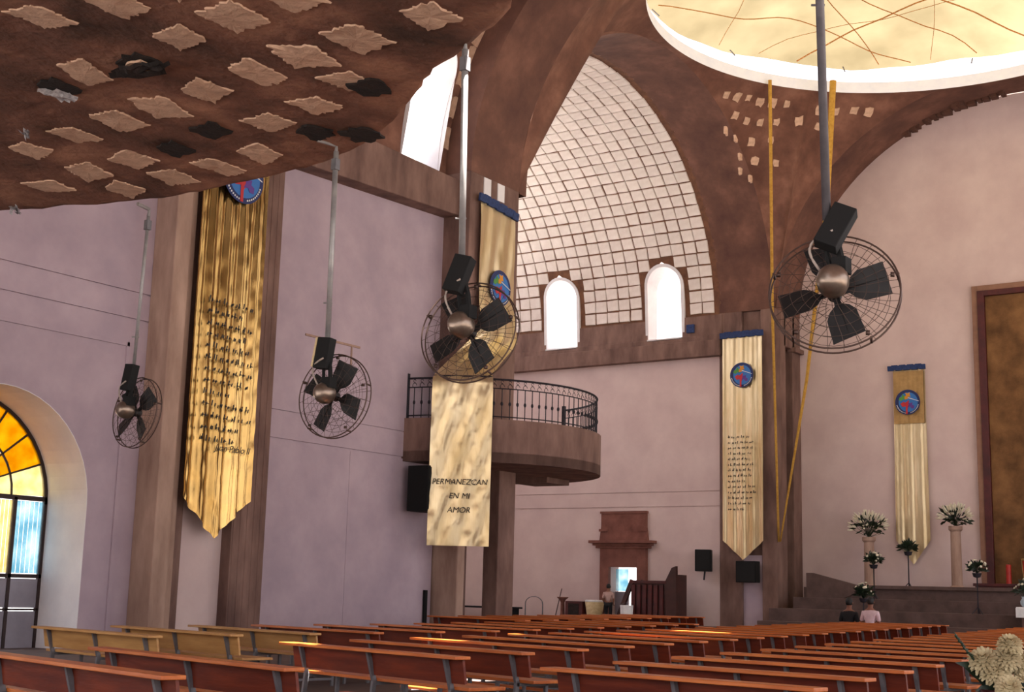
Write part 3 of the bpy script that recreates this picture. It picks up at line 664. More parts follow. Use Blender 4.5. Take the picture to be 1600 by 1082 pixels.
# ------------------------------------------------------------------ emblems and lettering
def emblem(parent,o,ex,ez,nn,r,full=True):
    """flat round badge, printed on the banner: o centre, ex right, ez up, nn towards the room"""
    o,ex,ez,nn=map(Vector,(o,ex,ez,nn))
    def blob(name,m,pts,lift):
        MB().prism([o+ex*(x*r)+ez*(z*r)+nn*lift for x,z in pts],nn*.004).build(name,m,e)
    e=bpy.data.objects.new('emblem',None); COL.objects.link(e); e.parent=parent; e['label']='round blue emblem with coloured birds'
    cir=lambda rad,cx=0,cz=0,n=32:[(cx+rad*math.cos(2*PI*i/n),cz+rad*math.sin(2*PI*i/n)) for i in range(n)]
    blob('ring',m_navy,cir(1),0); blob('globe',m_sky,[(x*.98+.05,z) for x,z in cir(.78)],.004)
    rg_=random.Random(4)
    def bird(cx,cz,s,rot):
        base=[(-1,-.1),(-.6,.35),(-.1,.3),(.2,.9),(.5,.3),(1,.15),(.6,-.15),(.35,-.7),(0,-.3),(-.5,-.55)]
        c,d=math.cos(rot),math.sin(rot); return [(cx+s*(x*c-z*d),cz+s*(x*d+z*c)) for x,z in base]
    blob('green_bird',m_grn,bird(-.38,.35,.36,.3),.008); blob('orange_bird',m_org,bird(0,.5,.34,.8),.010); blob('red_bird',m_rd,bird(-.12,-.2,.46,-.3),.012)
    blob('purple_bird',m_pur,bird(.28,-.28,.34,2.2),.014); blob('cross_upright',m_rd,[(-.14,-.95),(.0,-.95),(.0,.0),(-.14,.0)],.016)
    blob('beam_line',m_wht,[(.05,.32),(.9,.02),(.9,.06),(.05,.38)],.018)
    b_=MB()
    for i in range(22):
        t=R_(195+i*7.0); 
        if 262<195+i*7<283: continue
        w_=.035; x,z=.88*math.cos(t),.88*math.sin(t); b_.prism([o+ex*((x+a)*r)+ez*((z+c)*r)+nn*.006 for a,c in ((-w_,-w_),(w_,-w_*.7),(w_*.8,w_),(-w_*.6,w_))],nn*.004)
    b_.build('lettering',m_wht,e)['kind']='stuff'
def word(parent,s,o,ex,ez,nn,size,shear=0,align='CENTER',name='lettering'):
    c=bpy.data.curves.new('txt','FONT'); c.body=s; c.size=size; c.shear=shear; c.align_x=align; c.extrude=.002
    t=bpy.data.objects.new('txt',c); COL.objects.link(t); bpy.context.view_layer.update()
    me=bpy.data.meshes.new_from_object(t.evaluated_get(bpy.context.evaluated_depsgraph_get())); bpy.data.objects.remove(t)
    me.materials.clear(); me.materials.append(m_ink)
    mw=Matrix((Vector(ex),Vector(ez),Vector(nn))).transposed().to_4x4(); mw.translation=Vector(o); return link(me,name,parent,mw)
def scribble(parent,lines,o,ex,ez,nn,wd,lh,seed):
    """illegible lines of handwriting-like print"""
    rd=random.Random(seed); b_=MB(); o,ex,ez,nn=map(Vector,(o,ex,ez,nn))
    for li,frac in enumerate(lines):
        x=0; 
        while x<wd*frac:
            wl=rd.uniform(.04,.11)*wd/.9*1.2; k=max(2,int(wl/(lh*.28)))
            for j in range(k):
                a=x+j*wl/k; hh=lh*rd.choice((.28,.3,.34,.5)); w_=lh*.13; dz=-li*lh+rd.uniform(-.01,.01)
                b_.prism([o+ex*(a)+ez*dz,o+ex*(a+w_)+ez*dz,o+ex*(a+w_*1.6)+ez*(dz+hh),o+ex*(a+w_*.6)+ez*(dz+hh)],nn*.004)
                if rd.random()<.6: b_.prism([o+ex*a+ez*(dz+lh*.1),o+ex*(a+wl/k)+ez*(dz+lh*.12),o+ex*(a+wl/k)+ez*(dz+lh*.2),o+ex*a+ez*(dz+lh*.18)],nn*.004)
            x+=wl+lh*.28
    o_=b_.build('lettering',m_ink,parent); o_['kind']='stuff'; return o_

def banner_cloth(name,m,parent,o,ex,nn,w,ztop,zcorner,ztip,seed,taper=0,amp=.02,folds=7):
    """hanging foil: o = left top corner in plan, ex = along the width, nn = out from the wall"""
    rd=random.Random(seed); ph=[rd.uniform(0,6) for _ in range(6)]; ex=Vector(ex); nn=Vector(nn); o=Vector(o); nx,nz=40,90
    b_=MB()
    for i in range(nz+1):
        for j in range(nx+1):
            s=j/nx; q=i/nz; zb=zcorner+(ztip-zcorner)*(1-abs(2*s-1)) if ztip is not None else zcorner
            z=ztop+(zb-ztop)*q
            ww=w*(1-taper*(1-q)); xx=(w-ww)/2+ww*s
            d=amp*(math.sin(s*folds*2*PI+ph[0]+.8*math.sin(q*3))*(.45+.55*q)+.5*math.sin(s*folds*4.3*PI+ph[1])+.35*noise.noise(Vector((s*9,q*26,seed)))*(.5+q)) 
            p=o+ex*xx+nn*(.05+amp*1.6+d); b_.v.append((p.x,p.y,z))
    for i in range(nz):
        for j in range(nx): a=i*(nx+1)+j; b_.f.append((a,a+1,a+nx+2,a+nx+1))
    ob=b_.build(name,m,parent,smooth=True); return ob
def header(parent,o,ex,nn,w,z,h=.14,dz=0):
    b_=MB(); o=Vector(o); ex=Vector(ex); nn=Vector(nn); k=9; pts=[]
    for i in range(k):
        a=i/k*w-.04; c=(i+1)/k*w-.04+.06; zz=z+dz*i/k+(.02 if i%2 else 0); p=o+ex*a; q=o+ex*min(c,w+.05)
        b_.prism([Vector((p.x,p.y,zz-h/2))+nn*.09,Vector((q.x,q.y,zz+dz/k-h/2))+nn*.09,Vector((q.x,q.y,zz+dz/k+h/2))+nn*.11,Vector((p.x,p.y,zz+h/2))+nn*.11],nn*.05)
    b_.build('blue_header',m_blue,parent)
# banner 1: the long one on the nave wall
b1=thing('gold_banner','longest gold foil banner, pointed, printed with a long text, on the nave wall','banner',(15.6,VL-.5,2.0))
b1.location=(0,0,0)
banner_cloth('foil',m_foil,b1,(14.62,VL-.36,0),(1,0,0),(0,-1,0),1.46,8.75,2.72,2.08,3,amp=.035,folds=4)
header(b1,(14.62,VL-.36,0),(1,0,0),(0,-1,0),1.46,8.8)
emblem(b1,(15.42,VL-.56,8.12),(1,0,0),(0,0,1),(0,-1,0),.46)
scribble(b1,[.95,.7,.95,.9,.95,1,1,.95,.6,1,1,.85,.62],(14.83,VL-.565,5.88),(1,0,-.02),(0,0,1),(0,-1,0),1.0,.188,11)
word(b1,'Juan Pablo II',(15.92,VL-.57,3.48),(1,0,0),(0,0,1),(0,-1,0),.155,.35,'RIGHT')
# banner 2: on the banner pier
b2=thing('gold_banner.001','pointed gold foil banner with blue header on the altar corner pier','banner'); 
banner_cloth('foil',m_foilp,b2,(UW-.1,17.80,0),(0,-1,0),(-1,0,0),1.30,9.15,3.02,2.45,8,amp=.014,folds=4)
header(b2,(UW-.1,17.82,0),(0,-1,0),(-1,0,0),1.36,9.2,.17)
emblem(b2,(UW-.26,17.13,7.95),(0,-1,0),(0,0,1),(-1,0,0),.38)
scribble(b2,[.8,.95,.9,.85,.7,.95,.8,.75,.6,.95,.9,.8,.7,.5],(UW-.27,17.58,6.05),(0,-1,0),(0,0,1),(-1,0,0),.92,.165,21)
# banner 4: altar wall
b4=thing('gold_banner.002','narrow matt gold banner with pointed tip on the altar wall','banner')
banner_cloth('foil',m_foilp,b4,(UALT-.02,13.22,0),(0,-1,0),(-1,0,0),1.0,8.1,3.12,2.42,15,taper=.06,amp=.008,folds=3)
banner_cloth('upper_cloth',m_goldmatte,b4,(UALT-.07,13.18,0),(0,-1,0),(-1,0,0),.9,8.05,6.5,None,17,amp=.006,folds=3)
header(b4,(UALT-.05,13.28,0),(0,-1,0),(-1,0,0),1.06,8.15,.14)
emblem(b4,(UALT-.2,12.74,7.12),(0,-1,0),(0,0,1),(-1,0,0),.37)
# banner 3: hung from the pier and drawn out over the balcony rail
b3=thing('gold_banner.003','gold foil banner draped from the pier over the balcony rail','banner')
TL,TR=Vector((21.92,V1-.16,9.36)),Vector((23.2,V1-.16,9.22))
rows=[(TL,TR),(Vector((21.94,V1-.17,7.6)),Vector((23.2,V1-.17,7.5))),(Vector((21.85,V1-.3,6.6)),Vector((23.1,V1-.35,6.5)))]
def circ(px_t,r,z): return Vector((BX+r*math.cos(px_t),BY+r*math.sin(px_t),z))
aL=math.atan2(16.16-BY,20.68-BX); aR=math.atan2(15.18-BY,21.33-BX)
rows+= [(circ(aL,2.80,5.56),circ(aR,2.80,5.56)),(circ(aL,2.92,5.45),circ(aR,2.92,5.45)),(circ(aL,2.94,5.1),circ(aR,2.94,5.1)),(circ(aL,2.94,2.2),circ(aR,2.94,2.2))]
seg=[10,8,10,3,4,34]; b_=MB(); nx=30; rowpts=[]
for k in range(len(rows)-1):
    for i in range(seg[k]+(1 if k==len(rows)-2 else 0)):
        q=i/seg[k]; rowpts.append((rows[k][0].lerp(rows[k+1][0],q),rows[k][1].lerp(rows[k+1][1],q)))
for i,(A,B) in enumerate(rowpts):
    n_=(B-A).cross(Vector((0,0,1))).normalized(); 
    for j in range(nx+1):
        s=j/nx; p=A.lerp(B,s)
        low=i>28; am=.018 if low else .012
        d=am*(math.sin((s*3+i*.07)*2*PI)+noise.noise(Vector((s*8+i*.25,i*.5,4)))*1.2) if 0<i else 0
        if low: d+=.02
        b_.v.append(tuple(p+n_*d))
for i in range(len(rowpts)-1):
    for j in range(nx): a=i*(nx+1)+j; b_.f.append((a,a+1,a+nx+2,a+nx+1))
b_.build('foil',m_foilp,b3,smooth=True)
header(b3,(21.87,V1-.07,0),(1,0,0),(0,-1,0),1.36,9.42,.16,dz=-.12)
emblem(b3,(22.62,V1-.22,7.62),(1,0,0),(0,0,1),(0,-1,0),.38)
ex=(circ(aR,1,0)-circ(aL,1,0)).normalized(); nn=ex.cross(Vector((0,0,1))).normalized(); mid=(circ(aL,2.94,0)+circ(aR,2.94,0))/2+nn*.065
for s,z in (('PERMANEZCAN',3.37),('EN MI',3.10),('AMOR',2.83)): word(b3,s,(mid.x,mid.y,z),ex,(0,0,1),nn,.15 if z>3.2 else .155,.2)
MB().tube([circ(aL,2.88,5.5),circ(aR,2.88,5.5)],.02,6).build('hanging_rod',m_iron,b3)

# ------------------------------------------------------------------ fans
def world(off): return RT*off[0]+UP*off[1]-FW*off[2]
GUARD=None
def fan(idx,c,axis,rot,ptop,pbot,label,boxrot,pole_r=.026):
    c=Vector(c); ax=world(axis).normalized()     # from disc towards the viewer (motor side)
    upv=UP-ax*UP.dot(ax); upv.normalize(); rx=upv.cross(ax).normalized()
    mw=Matrix((rx,upv,ax)).transposed().to_4x4()
    root=thing('ceiling_hung_fan' if idx==0 else 'ceiling_hung_fan.%03d'%idx,label,'fan',c,0,'industrial fans on long poles')
    mw0=mw.copy()
    def L(mesh,name): return link(mesh,name,root,mw0)
    L(fan_meshes['guard'],'guard'); L(fan_meshes['rim'],'guard_rim'); L(fan_meshes['motor'],'motor'); L(fan_meshes['hub'],'hub')
    for k in range(4):
        link(fan_meshes['blade'],'blade',root,mw0@Matrix.Rotation(rot+k*PI/2,4,'Z')@Matrix.Rotation(R_(5),4,'X'))
    pb=Vector(pbot)-c; ptp=Vector(ptop)-c
    pole=MB().tube([pb,ptp],pole_r,10); pole.tube([pb+(ptp-pb)*.22-RT*.055,pb+(ptp-pb)*.22+RT*.03],.008,5); po=pole.build('pole',m_pole if idx<3 else m_poled,root,smooth=True)
    # yoke from the pole end to the motor
    mp=ax*.17; top=pb+Vector((0,0,-.02)); mtop=mp+upv*.1
    y=MB(); y.tube([top,top.lerp(mtop,.6)+rx*.05,mtop+rx*.06],.022,6); y.tube([top,top.lerp(mtop,.6)-rx*.03,mtop-rx*.02],.016,6); y.box((-.05,-.045,-.05),(.05,.045,.05),Matrix.Translation(mtop+rx*.05)); y.build('yoke',m_black,root)
    bxm=Matrix.Translation(top.lerp(mtop,.12)+ax*.03+rx*(.06 if idx==3 else .0))@mw0.to_3x3().to_4x4()@Matrix.Rotation(boxrot,4,'Z')
    q=MB().box((-.075,-.17,-.05),(.075,.13,.05),bxm).build('switch_box',m_black,root,bevel=.006)
    if idx==1: MB().box((-.10,-.16,-.05),(-.078,.12,.05),bxm).build('box_lid',m_cream,root)
    cb=[]; a=top.lerp(mtop,.35)+ax*.09+rx*.03; e=mp+upv*.07-rx*.08
    for i in range(12):
        s=i/11; cb.append(a.lerp(e,s)+(-rx*.10+upv*.03)*math.sin(PI*s))
    MB().tube(cb,.009,5).build('cable',m_cable,root,smooth=True)
    if idx<3:
        d=Vector((CX,CY,0))-Vector((ptop[0],ptop[1],0)); d.normalize(); e=ptp+d*.2+Vector((0,0,.07))
        MB().tube([ptp-Vector((0,0,.02)),ptp+Vector((0,0,.06)),e],.022,6).build('bracket',m_pole,root); MB().box((-.03,-.03,-.07),(.03,.03,.04),Matrix.Translation(ptp+(pb-ptp)*.06)).build('clamp',m_tube,root)
    return root
g=MB(); RRG=.4
for r in (.13,.2,.27,.335):
    for s in (-1,1):
        h=.055+.05*(1-r/RRG); g.tube([(r*math.cos(2*PI*i/28),r*math.sin(2*PI*i/28),s*h) for i in range(29)],.0018,4,False)
for i in range(24):
    t=2*PI*i/24
    for s in (-1,1):
        tt=t+(.11 if s>0 else 0); pts=[]
        for q in (.0,.25,.5,.75,1): r=.06+(RRG-.06)*q; bend=tt+.35*math.sin(q*PI/2)*s; pts.append((r*math.cos(bend),r*math.sin(bend),s*(.1-.07*q**2)))
        g.tube(pts,.0019,4,False)
for i in range(5):
    t=2*PI*i/5+.3; g.tube([(RRG*math.cos(t),RRG*math.sin(t),-.03),(RRG*math.cos(t),RRG*math.sin(t),.04)],.009,6)
    g.box((-.012,-.012,-.01),(.012,.012,.01),Matrix.Translation(((RRG-.035)*math.cos(t),(RRG-.035)*math.sin(t),.045)))
fan_meshes={}
def fm(n,mb_,m,sm=True):
    me=mb_.mesh(n,sm); me.materials.append(m); fan_meshes[n]=me
fm('guard',g,m_wire)
g=MB()
for z in (-.03,.035): g.tube([(RRG*math.cos(2*PI*i/56),RRG*math.sin(2*PI*i/56),z) for i in range(57)],.0062,6,False)
fm('rim',g,m_wire)
fm('motor',MB().lathe([(.0,.08),(.05,.075),(.075,.085),(.09,.10),(.098,.13),(.1,.17),(.096,.20),(.08,.235),(.055,.255),(.02,.262),(0,.263)],28),m_motor)
fm('hub',MB().lathe([(0,-.05),(.035,-.045),(.045,-.03),(.045,.05),(.03,.08)],18),m_blade,False)
bl=MB(); pr=[(.03,.016),(.09,.024),(.12,.065),(.17,.096),(.335,.104)]
top=[(x,y,.004+.03*(y/.09)) for x,y in pr]; bot=[(x,-y,.004-.01*(y/.09)) for x,y in reversed(pr)]
bl.prism(top+bot,(0,0,.006)); bl.prism([(.04,-.006,.0),(.32,-.004,.0),(.32,.004,.02),(.04,.006,.02)],(0,0,.006)); fm('blade',bl,m_blade,False)
fan(0,(10.12,12.13,3.25),(-.62,.25,.74),R_(42),(9.82,11.83,5.46),(10.02,12.13,3.71),'fan on a long pole near the arched doorway, farthest from the crossing',R_(0),.02)
fan(1,(9.53,8.62,3.15),(-.5,.22,.84),R_(68),(9.2,8.46,5.46),(9.41,8.64,3.62),'fan with a cream lidded switch box before the lilac wall bay',R_(-3))
fan(2,(8.22,6.08,3.32),(-.4,.36,.84),R_(34),(7.84,5.93,5.46),(8.1,6.09,3.82),'fan on a pole in front of the balcony banner',R_(-12))
fan(3,(7.92,3.04,3.25),(-.27,.46,.85),R_(18),(7.15,2.88,9.6+.3),(7.81,3.04,3.7),'largest looking fan, in front of the altar wall with the pale plaster',R_(-24),.028)
# brackets at the ceiling rim
for x,y,z in ((7.84,5.93,5.46),(9.2,8.46,5.44),(9.82,11.83,5.46)):
    pass

# ------------------------------------------------------------------ pews
def make_pew(L,wood):
    root=bpy.data.objects.new('pew',None); COL.objects.link(root); root.empty_display_size=.2
    back=m_woodsh if wood is m_wood else wood
    MB().box((-.12,-L/2,.527),(.025,L/2,.55)).build('cap_rail',wood,root,bevel=.004)
    tilt=Matrix.Translation((.03,0,.35))@Matrix.Rotation(R_(-10),4,'Y')
    MB().box((-.010,-L/2+.05,.0),(.010,L/2-.05,.178),tilt).build('backrest',back,root)
    MB().box((.05,-L/2+.04,.30),(.40,L/2-.02,.325)).build('seat',wood,root,bevel=.004)
    MB().box((-.36,-L/2+.2,.085),(-.25,L/2-.2,.105)).build('kneeler',wood,root)
    for y in (-L/2+.22,0,L/2-.22):
        b_=MB(); s=.014
        b_.prism([(-.02,y-s,0),(.015,y-s,0),(.05,y-s,.30),(-.02,y-s,.527),(-.055,y-s,.527),(.012,y-s,.30)],(0,2*s,0))
        b_.box((.33,y-s,0),(.358,y+s,.30)); b_.box((.02,y-s,.272),(.36,y+s,.30)); b_.box((-.33,y-s,.06),(.33,y+s,.085)); b_.box((-.33,y-s,0),(-.305,y+s,.085))
        b_.build('leg_frame',m_tube,root)
    return root
protos={}
ordn=['first','second','third','fourth','fifth','sixth','seventh','eighth','ninth','tenth','eleventh','twelfth','thirteenth','fourteenth','fifteenth','sixteenth','seventeenth','eighteenth','nineteenth','twentieth','twenty-first','twenty-second','twenty-third','twenty-fourth','twenty-fifth','twenty-sixth']
def pew(x0,y0,x1,y1,kind,label,group):
    """x0,y0 = left end of the cap, x1,y1 = right end"""
    L=round(math.hypot(x1-x0,y1-y0),1); key=(L,kind)
    if key in protos: o=copy_tree(protos[key])
    else: o=make_pew(L,m_woodlit if kind else m_wood); protos[key]=o
    a=math.atan2(y0-y1,x0-x1)-PI/2
    o.location=((x0+x1)/2+.06,(y0+y1)/2,FL); o.rotation_euler=(0,0,a)
    tag(o,label,'pew',group); return o
NX=[4.9,5.95]+[8.0+1.075*i for i in range(21)]
for i,x in enumerate(NX):
    yr=5.86+.142*(x-7.9); 
    yl=yr+(2.35 if i>1 else 2.55)
    pew(x+.62,yl,x-.0,yr,0,'varnished pine pew, %s row of the block left of the central aisle'%ordn[i],'pews left of the central aisle')
MX=[8.4,9.4,10.5,11.5,12.6,13.7,14.8]+[15.9+1.1*i for i in range(6)]
for i,x in enumerate(MX):
    yr=9.6+(.0 if x<14 else .16*(x-14)); 
    pew(x+.5,yr+2.35,x,yr,1 if i<3 else 0,('pine pew coloured pale for the doorway light, ' if i<3 else 'varnished pine pew, ')+'%s row of the block along the nave wall'%ordn[i],'pews along the nave wall')
RX=[7.15+1.17*i for i in range(20)]
for i,x in enumerate(RX):
    yr=2.86+.125*(x-7.1)
    pew(x+.32,yr+1.95,x,yr,0,'reddish pine pew, %s row of the block right of the central aisle'%ordn[i],'pews right of the central aisle')
for i in range(9):
    x=19.5+1.15*i; yr=13.1 if x>23 else 13.4
    yr=13.0+(.16*i); x_=x
    pew(x_+.35,yr+2.4,x_,yr,0,'varnished pine pew, %s row of the block reaching into the transept'%ordn[i],'pews reaching into the transept')
SX=[12.0+1.2*i for i in range(14)]
for i,x in enumerate(SX):
    yr=.4+.125*(x-7.1)
    pew(x+.1,yr+1.9,x,yr,0,'varnished pine pew, %s row of the block beside the far aisle'%ordn[i],'pews beside the far aisle')

# ------------------------------------------------------------------ altar end
steps=[(33.9,.22),(34.6,.45),(35.3,.75),(36.1,1.1),(37.0,1.42),(37.8,1.72)]
b=MB()
for x,z in steps: b.box((x,1,0),(UALT,15.95 if z<1.2 else 15.6,z))
o=b.build('floor.001',m_step,bevel=.015); struct(o,'stepped concrete platform in front of the altar wall','steps')
b=MB(); b.prism([(37.75,15.5,1.0),(37.75,15.5,2.12),(37.75,15.3,2.12),(37.75,13.9,1.78),(37.75,13.9,1.6)],(.14,0,0)); b.box((37.72,4,1.70),(37.9,13.9,1.80))
o=b.build('stair_parapet',m_step,bevel=.01); struct(o,'sloping stair parapet at the altar platform','parapet')
rt=thing('framed_tapestry','huge brown tapestry in a maroon frame on the altar wall','tapestry',(UALT,7.6,0))
def fr(a,b_,z0,z1,d0,d1,m,n): MB().box((-d1,a,z0),(-d0,b_,z1)).build(n,m,rt,bevel=.01)
y0,y1,zz0,zz1=-3.3,3.22,1.5,10.4
m_fr=mat('tan_moulding','7d5845','936a54',3,.6)
fr(y1-.16,y1,zz0,zz1,0,.12,m_fr,'outer_moulding'); fr(y0,y0+.16,zz0,zz1,0,.12,m_fr,'outer_moulding'); fr(y0+.16,y1-.16,zz1-.16,zz1,0,.12,m_fr,'outer_moulding')
fr(y1-.36,y1-.16,zz0,zz1-.16,0,.16,m_maroon,'inner_frame'); fr(y0+.16,y0+.36,zz0,zz1-.16,0,.16,m_maroon,'inner_frame'); fr(y0+.36,y1-.36,zz1-.32,zz1-.16,0,.16,m_maroon,'inner_frame')
fr(y0+.36,y1-.36,zz0,zz1-.32,0,.06,m_tap,'canvas')
tw=MB(); P=[(1.6,1.9),(1.6,5.4),(1.75,5.5),(1.6,5.8),(1.6,7.0),(1.75,7.1),(1.55,7.5),(1.5,8.3),(1.65,8.45),(1.2,9.0),(.9,9.6),(.6,9.0),(.2,8.4),(.2,1.9)]
tw.prism([(-.075,y,z) for y,z in P],(.012,0,0)).build('woven_tower',m_tapd,rt)
for y in (1.4,1.1,.8): 
    for z in (3.0,4.4,5.9,7.4): MB().box((-.09,y-.1,z-.45),(-.076,y+.06,z+.35)).build('woven_arch',m_tap,rt)
tb=thing('side_table','long dark maroon table under the tapestry','table',(38.6,8.0,1.72)); MB().box((-.2,-2.3,.0),(.2,2.85,.12)).build('table_base',m_maroon,tb); MB().box((-.24,-2.4,.12),(.24,2.9,.2)).build('tabletop',m_maroon,tb,bevel=.01)
cnd=thing('red_candle','slim red candle on the maroon table','candle',(38.55,9.98,1.92)); MB().lathe([(.07,0),(.07,.5),(.06,.52)],14).build('wax',m_red,cnd); MB().tube([(0,0,.52),(0,0,.56)],.006,5).build('wick',m_black,cnd)
ln=thing('red_lantern','red lantern with gold edges on the maroon table','lantern',(38.55,9.42,1.92))
MB().lathe([(.14,.04),(.17,.3),(.19,.62)],14).build('red_glass',m_red,ln,smooth=True)
b=MB()
for z,r in ((.02,.15),(.62,.2)): b.lathe([(r,z),(r+.015,z+.01),(r+.015,z+.05),(r,z+.06)],14)
for i in range(4): t=PI*i/2+.4; b.tube([(.155*math.cos(t),.155*math.sin(t),.02),(.205*math.cos(t),.205*math.sin(t),.65)],.012,5)
b.build('gold_frame',m_goldmatte,ln)
# altar table with cloth
al=thing('altar_table','altar table under a white cloth at the edge of the steps','altar',(35.75,7.9,.75)); MB().box((-.3,-1.2,0),(.3,1.0,.5)).build('table_body',m_conc,al); MB().box((-.36,-1.3,.5),(.36,1.12,.56)).box((-.37,-1.31,.3),(-.355,1.13,.54)).build('white_cloth',m_white,al,bevel=.01)
# flower arrangements
def flowers(name,label,loc,h,rx,rz,ncol,standkind,bloom,nb=40,nl=70,seed=1,spiky=False,vase=None):
    root=thing(name,label,'flower arrangement',loc,0,'flower arrangements at the altar'); rd=random.Random(seed)
    if standkind=='thin':
        b_=MB().tube([(0,0,0),(0,0,h)],.018,6)
        for k in range(3): t=2*PI*k/3; b_.tube([(0,0,.18),(.16*math.cos(t),.16*math.sin(t),0)],.012,5)
        b_.lathe([(.02,h-.12),(.09,h-.1),(.12,h),(.0,h)],10); b_.build('stand',m_iron,root)
    elif standkind=='column': MB().lathe([(.2,0),(.2,.08),(.15,.12),(.14,h-.15),(.19,h-.1),(.19,h)],16).build('stand',m_concl,root)
    elif standkind=='vase': MB().lathe([(.08,0),(.14,.06),(.15,.14),(.1,.22),(.12,.26)],16).build('vase',vase or m_white,root,smooth=True)
    b_=MB()
    for i in range(nl):
        t=rd.uniform(0,2*PI); e=rd.uniform(-.5,1.5); d=Vector((math.cos(t)*math.cos(e),math.sin(t)*math.cos(e),math.sin(e))); q=rd.uniform(.25,.95)
        c_=Vector((d.x*rx*q,d.y*rx*q,h+.5*rz+d.z*rz*q*.8)); s=rd.uniform(.05,.11); a=d; bb=a.cross(Vector((rd.random(),rd.random(),rd.random()))).normalized()
        b_.add([c_-a*s,c_+bb*s*.45+a*s*.1,c_+a*s*1.3,c_-bb*s*.45+a*s*.1],[(0,1,2,3)])
        if rd.random()<.4: b_.tube([(0,0,h),c_],.006,3)
    lf=b_.build('foliage',m_leaf,root); lf['kind']='stuff'
    b_=MB()
    for i in range(nb):
        t=rd.uniform(0,2*PI); e=rd.uniform(-.1,1.5); d=Vector((math.cos(t)*math.cos(e),math.sin(t)*math.cos(e),math.sin(e))); q=rd.uniform(.8,1.05)
        c_=Vector((d.x*rx*q,d.y*rx*q,h+.45*rz+d.z*rz*q)); s=rd.uniform(.025,.05)
        if spiky: b_.tube([c_-d*s*2.5,c_-d*s,c_+d*s*1.5],[.006,s*.6,.01],5)
        else:
            mm_=Matrix.Translation(c_)@d.to_track_quat('Z','Y').to_matrix().to_4x4(); b_.lathe([(0,-s*.3),(s*.8,0),(s,s*.3),(s*.5,s*.7),(0,s*.75)],7,mm_)
    fl=b_.build('blooms',bloom,root); fl['kind']='stuff'
    return root
flowers('flower_stand','wide spray of white flowers on a pale column, left of the altar banner',(38.2,13.76,1.72),1.45,.62,.5,0,'column',m_bloomw,110,110,1,True)
flowers('flower_stand.001','small dark bouquet on a thin stand below the wide white spray',(37.4,13.35,1.42),.95,.30,.24,0,'thin',m_bloomw,14,70,2)
flowers('flower_stand.002','dark green bouquet on a thin stand in front of the altar banner tip',(38.3,12.66,1.72),1.05,.28,.24,0,'thin',m_bloomw,8,80,3)
flowers('flower_stand.003','round white bouquet on a tall column between altar banner and tapestry',(38.2,11.28,1.72),1.75,.5,.42,0,'column',m_bloomw,110,110,4,True)
flowers('flower_stand.004','small green bouquet with white blooms on a thin stand beside the tapestry',(36.4,10.23,1.1),1.05,.28,.24,0,'thin',m_bloomw,18,70,5)
flowers('flower_stand.005','low bouquet with cream blooms at the foot of the stair parapet',(36.0,13.15,.75),.68,.30,.28,0,'thin',m_bloomw,16,80,6)
flowers('flower_vase','loose white flowers in a pale blue vase on the altar table',(35.75,8.85,1.31),.24,.32,.32,0,'vase',m_bloomw,22,50,7,vase=mat('pale_blue_glaze','9fb6c6','c8d6de',4,.3))

# ------------------------------------------------------------------ speakers
def speaker(name,loc,rz,w,h,d,label):
    r=thing(name,label,'speaker',loc,rz,'black wall speakers')
    MB().box((-w/2,-d/2,0),(w/2,d/2,h)).build('cabinet',m_spk,r,bevel=.015); MB().box((-w/2+.03,-d/2-.012,.03),(w/2-.03,-d/2,h-.03)).build('grille',m_black,r)
    MB().box((-.03,0,h/2-.03),(.03,d/2+.14,h/2+.03)).box((-.06,d/2+.12,h/2-.1),(.06,d/2+.15,h/2+.1)).build('bracket',m_iron,r); return r
speaker('speaker',(20.98,VL-.43,2.85),0,.8,.88,.5,'big black speaker on the nave wall under the balcony')
speaker('speaker.001',(UW-.38,18.33,2.1),R_(-70),.48,.64,.4,'black speaker on a bracket beside the banner pier')
speaker('speaker.002',(UW-.22,16.98,1.8),R_(-90),.64,.62,.3,'black speaker directly below the pier banner tip')
MB().tube([(UW-.3,18.33,2.1),(UW-.3,18.36,1.85)],.03,6).build('arm',m_iron,None); a_=bpy.data.objects['arm']; a_.parent=bpy.data.objects['speaker.001']; bpy.context.view_layer.update(); a_.matrix_parent_inverse=bpy.data.objects['speaker.001'].matrix_world.inverted()
o=MB().box((21.42,VL-.06,.2),(21.5,VL-.01,1.35)).build('cable_duct',m_spk); tag(o,'dark vertical cable duct low on the nave wall','duct')
o=MB().box((UW-.02,18.8,9.42),(UW-.0-.14,19.05,9.68)).build('wall_box',m_blue); tag(o,'small dark blue box beside the transept window','box')

# ------------------------------------------------------------------ ropes
def rope(pts,rs,name,label):
    P=[]; 
    for a,b_ in zip(pts,pts[1:]):
        for i in range(10): P.append(Vector(a).lerp(Vector(b_),i/10))
    P.append(Vector(pts[-1])); n=len(P); o=MB().tube(P,[rs[0]+(rs[1]-rs[0])*i/(n-1) for i in range(n)],6).build(name,m_rope,smooth=True); tag(o,label,'rope','yellow ropes hanging from the roof opening'); return o
rope([(34.0,14.85,15.85),(35.4,15.45,9.5),(37.2,16.1,3.0)],(.055,.035),'yellow_rope','yellow rope from the roof rim down along the banner pier')
rope([(34.95,13.35,15.85),(35.3,13.7,12.6),(36.3,14.8,7.6),(37.2,16.05,3.0)],(.10,.025),'yellow_rope.001','thicker yellow rope sloping from the roof rim behind the largest fan')
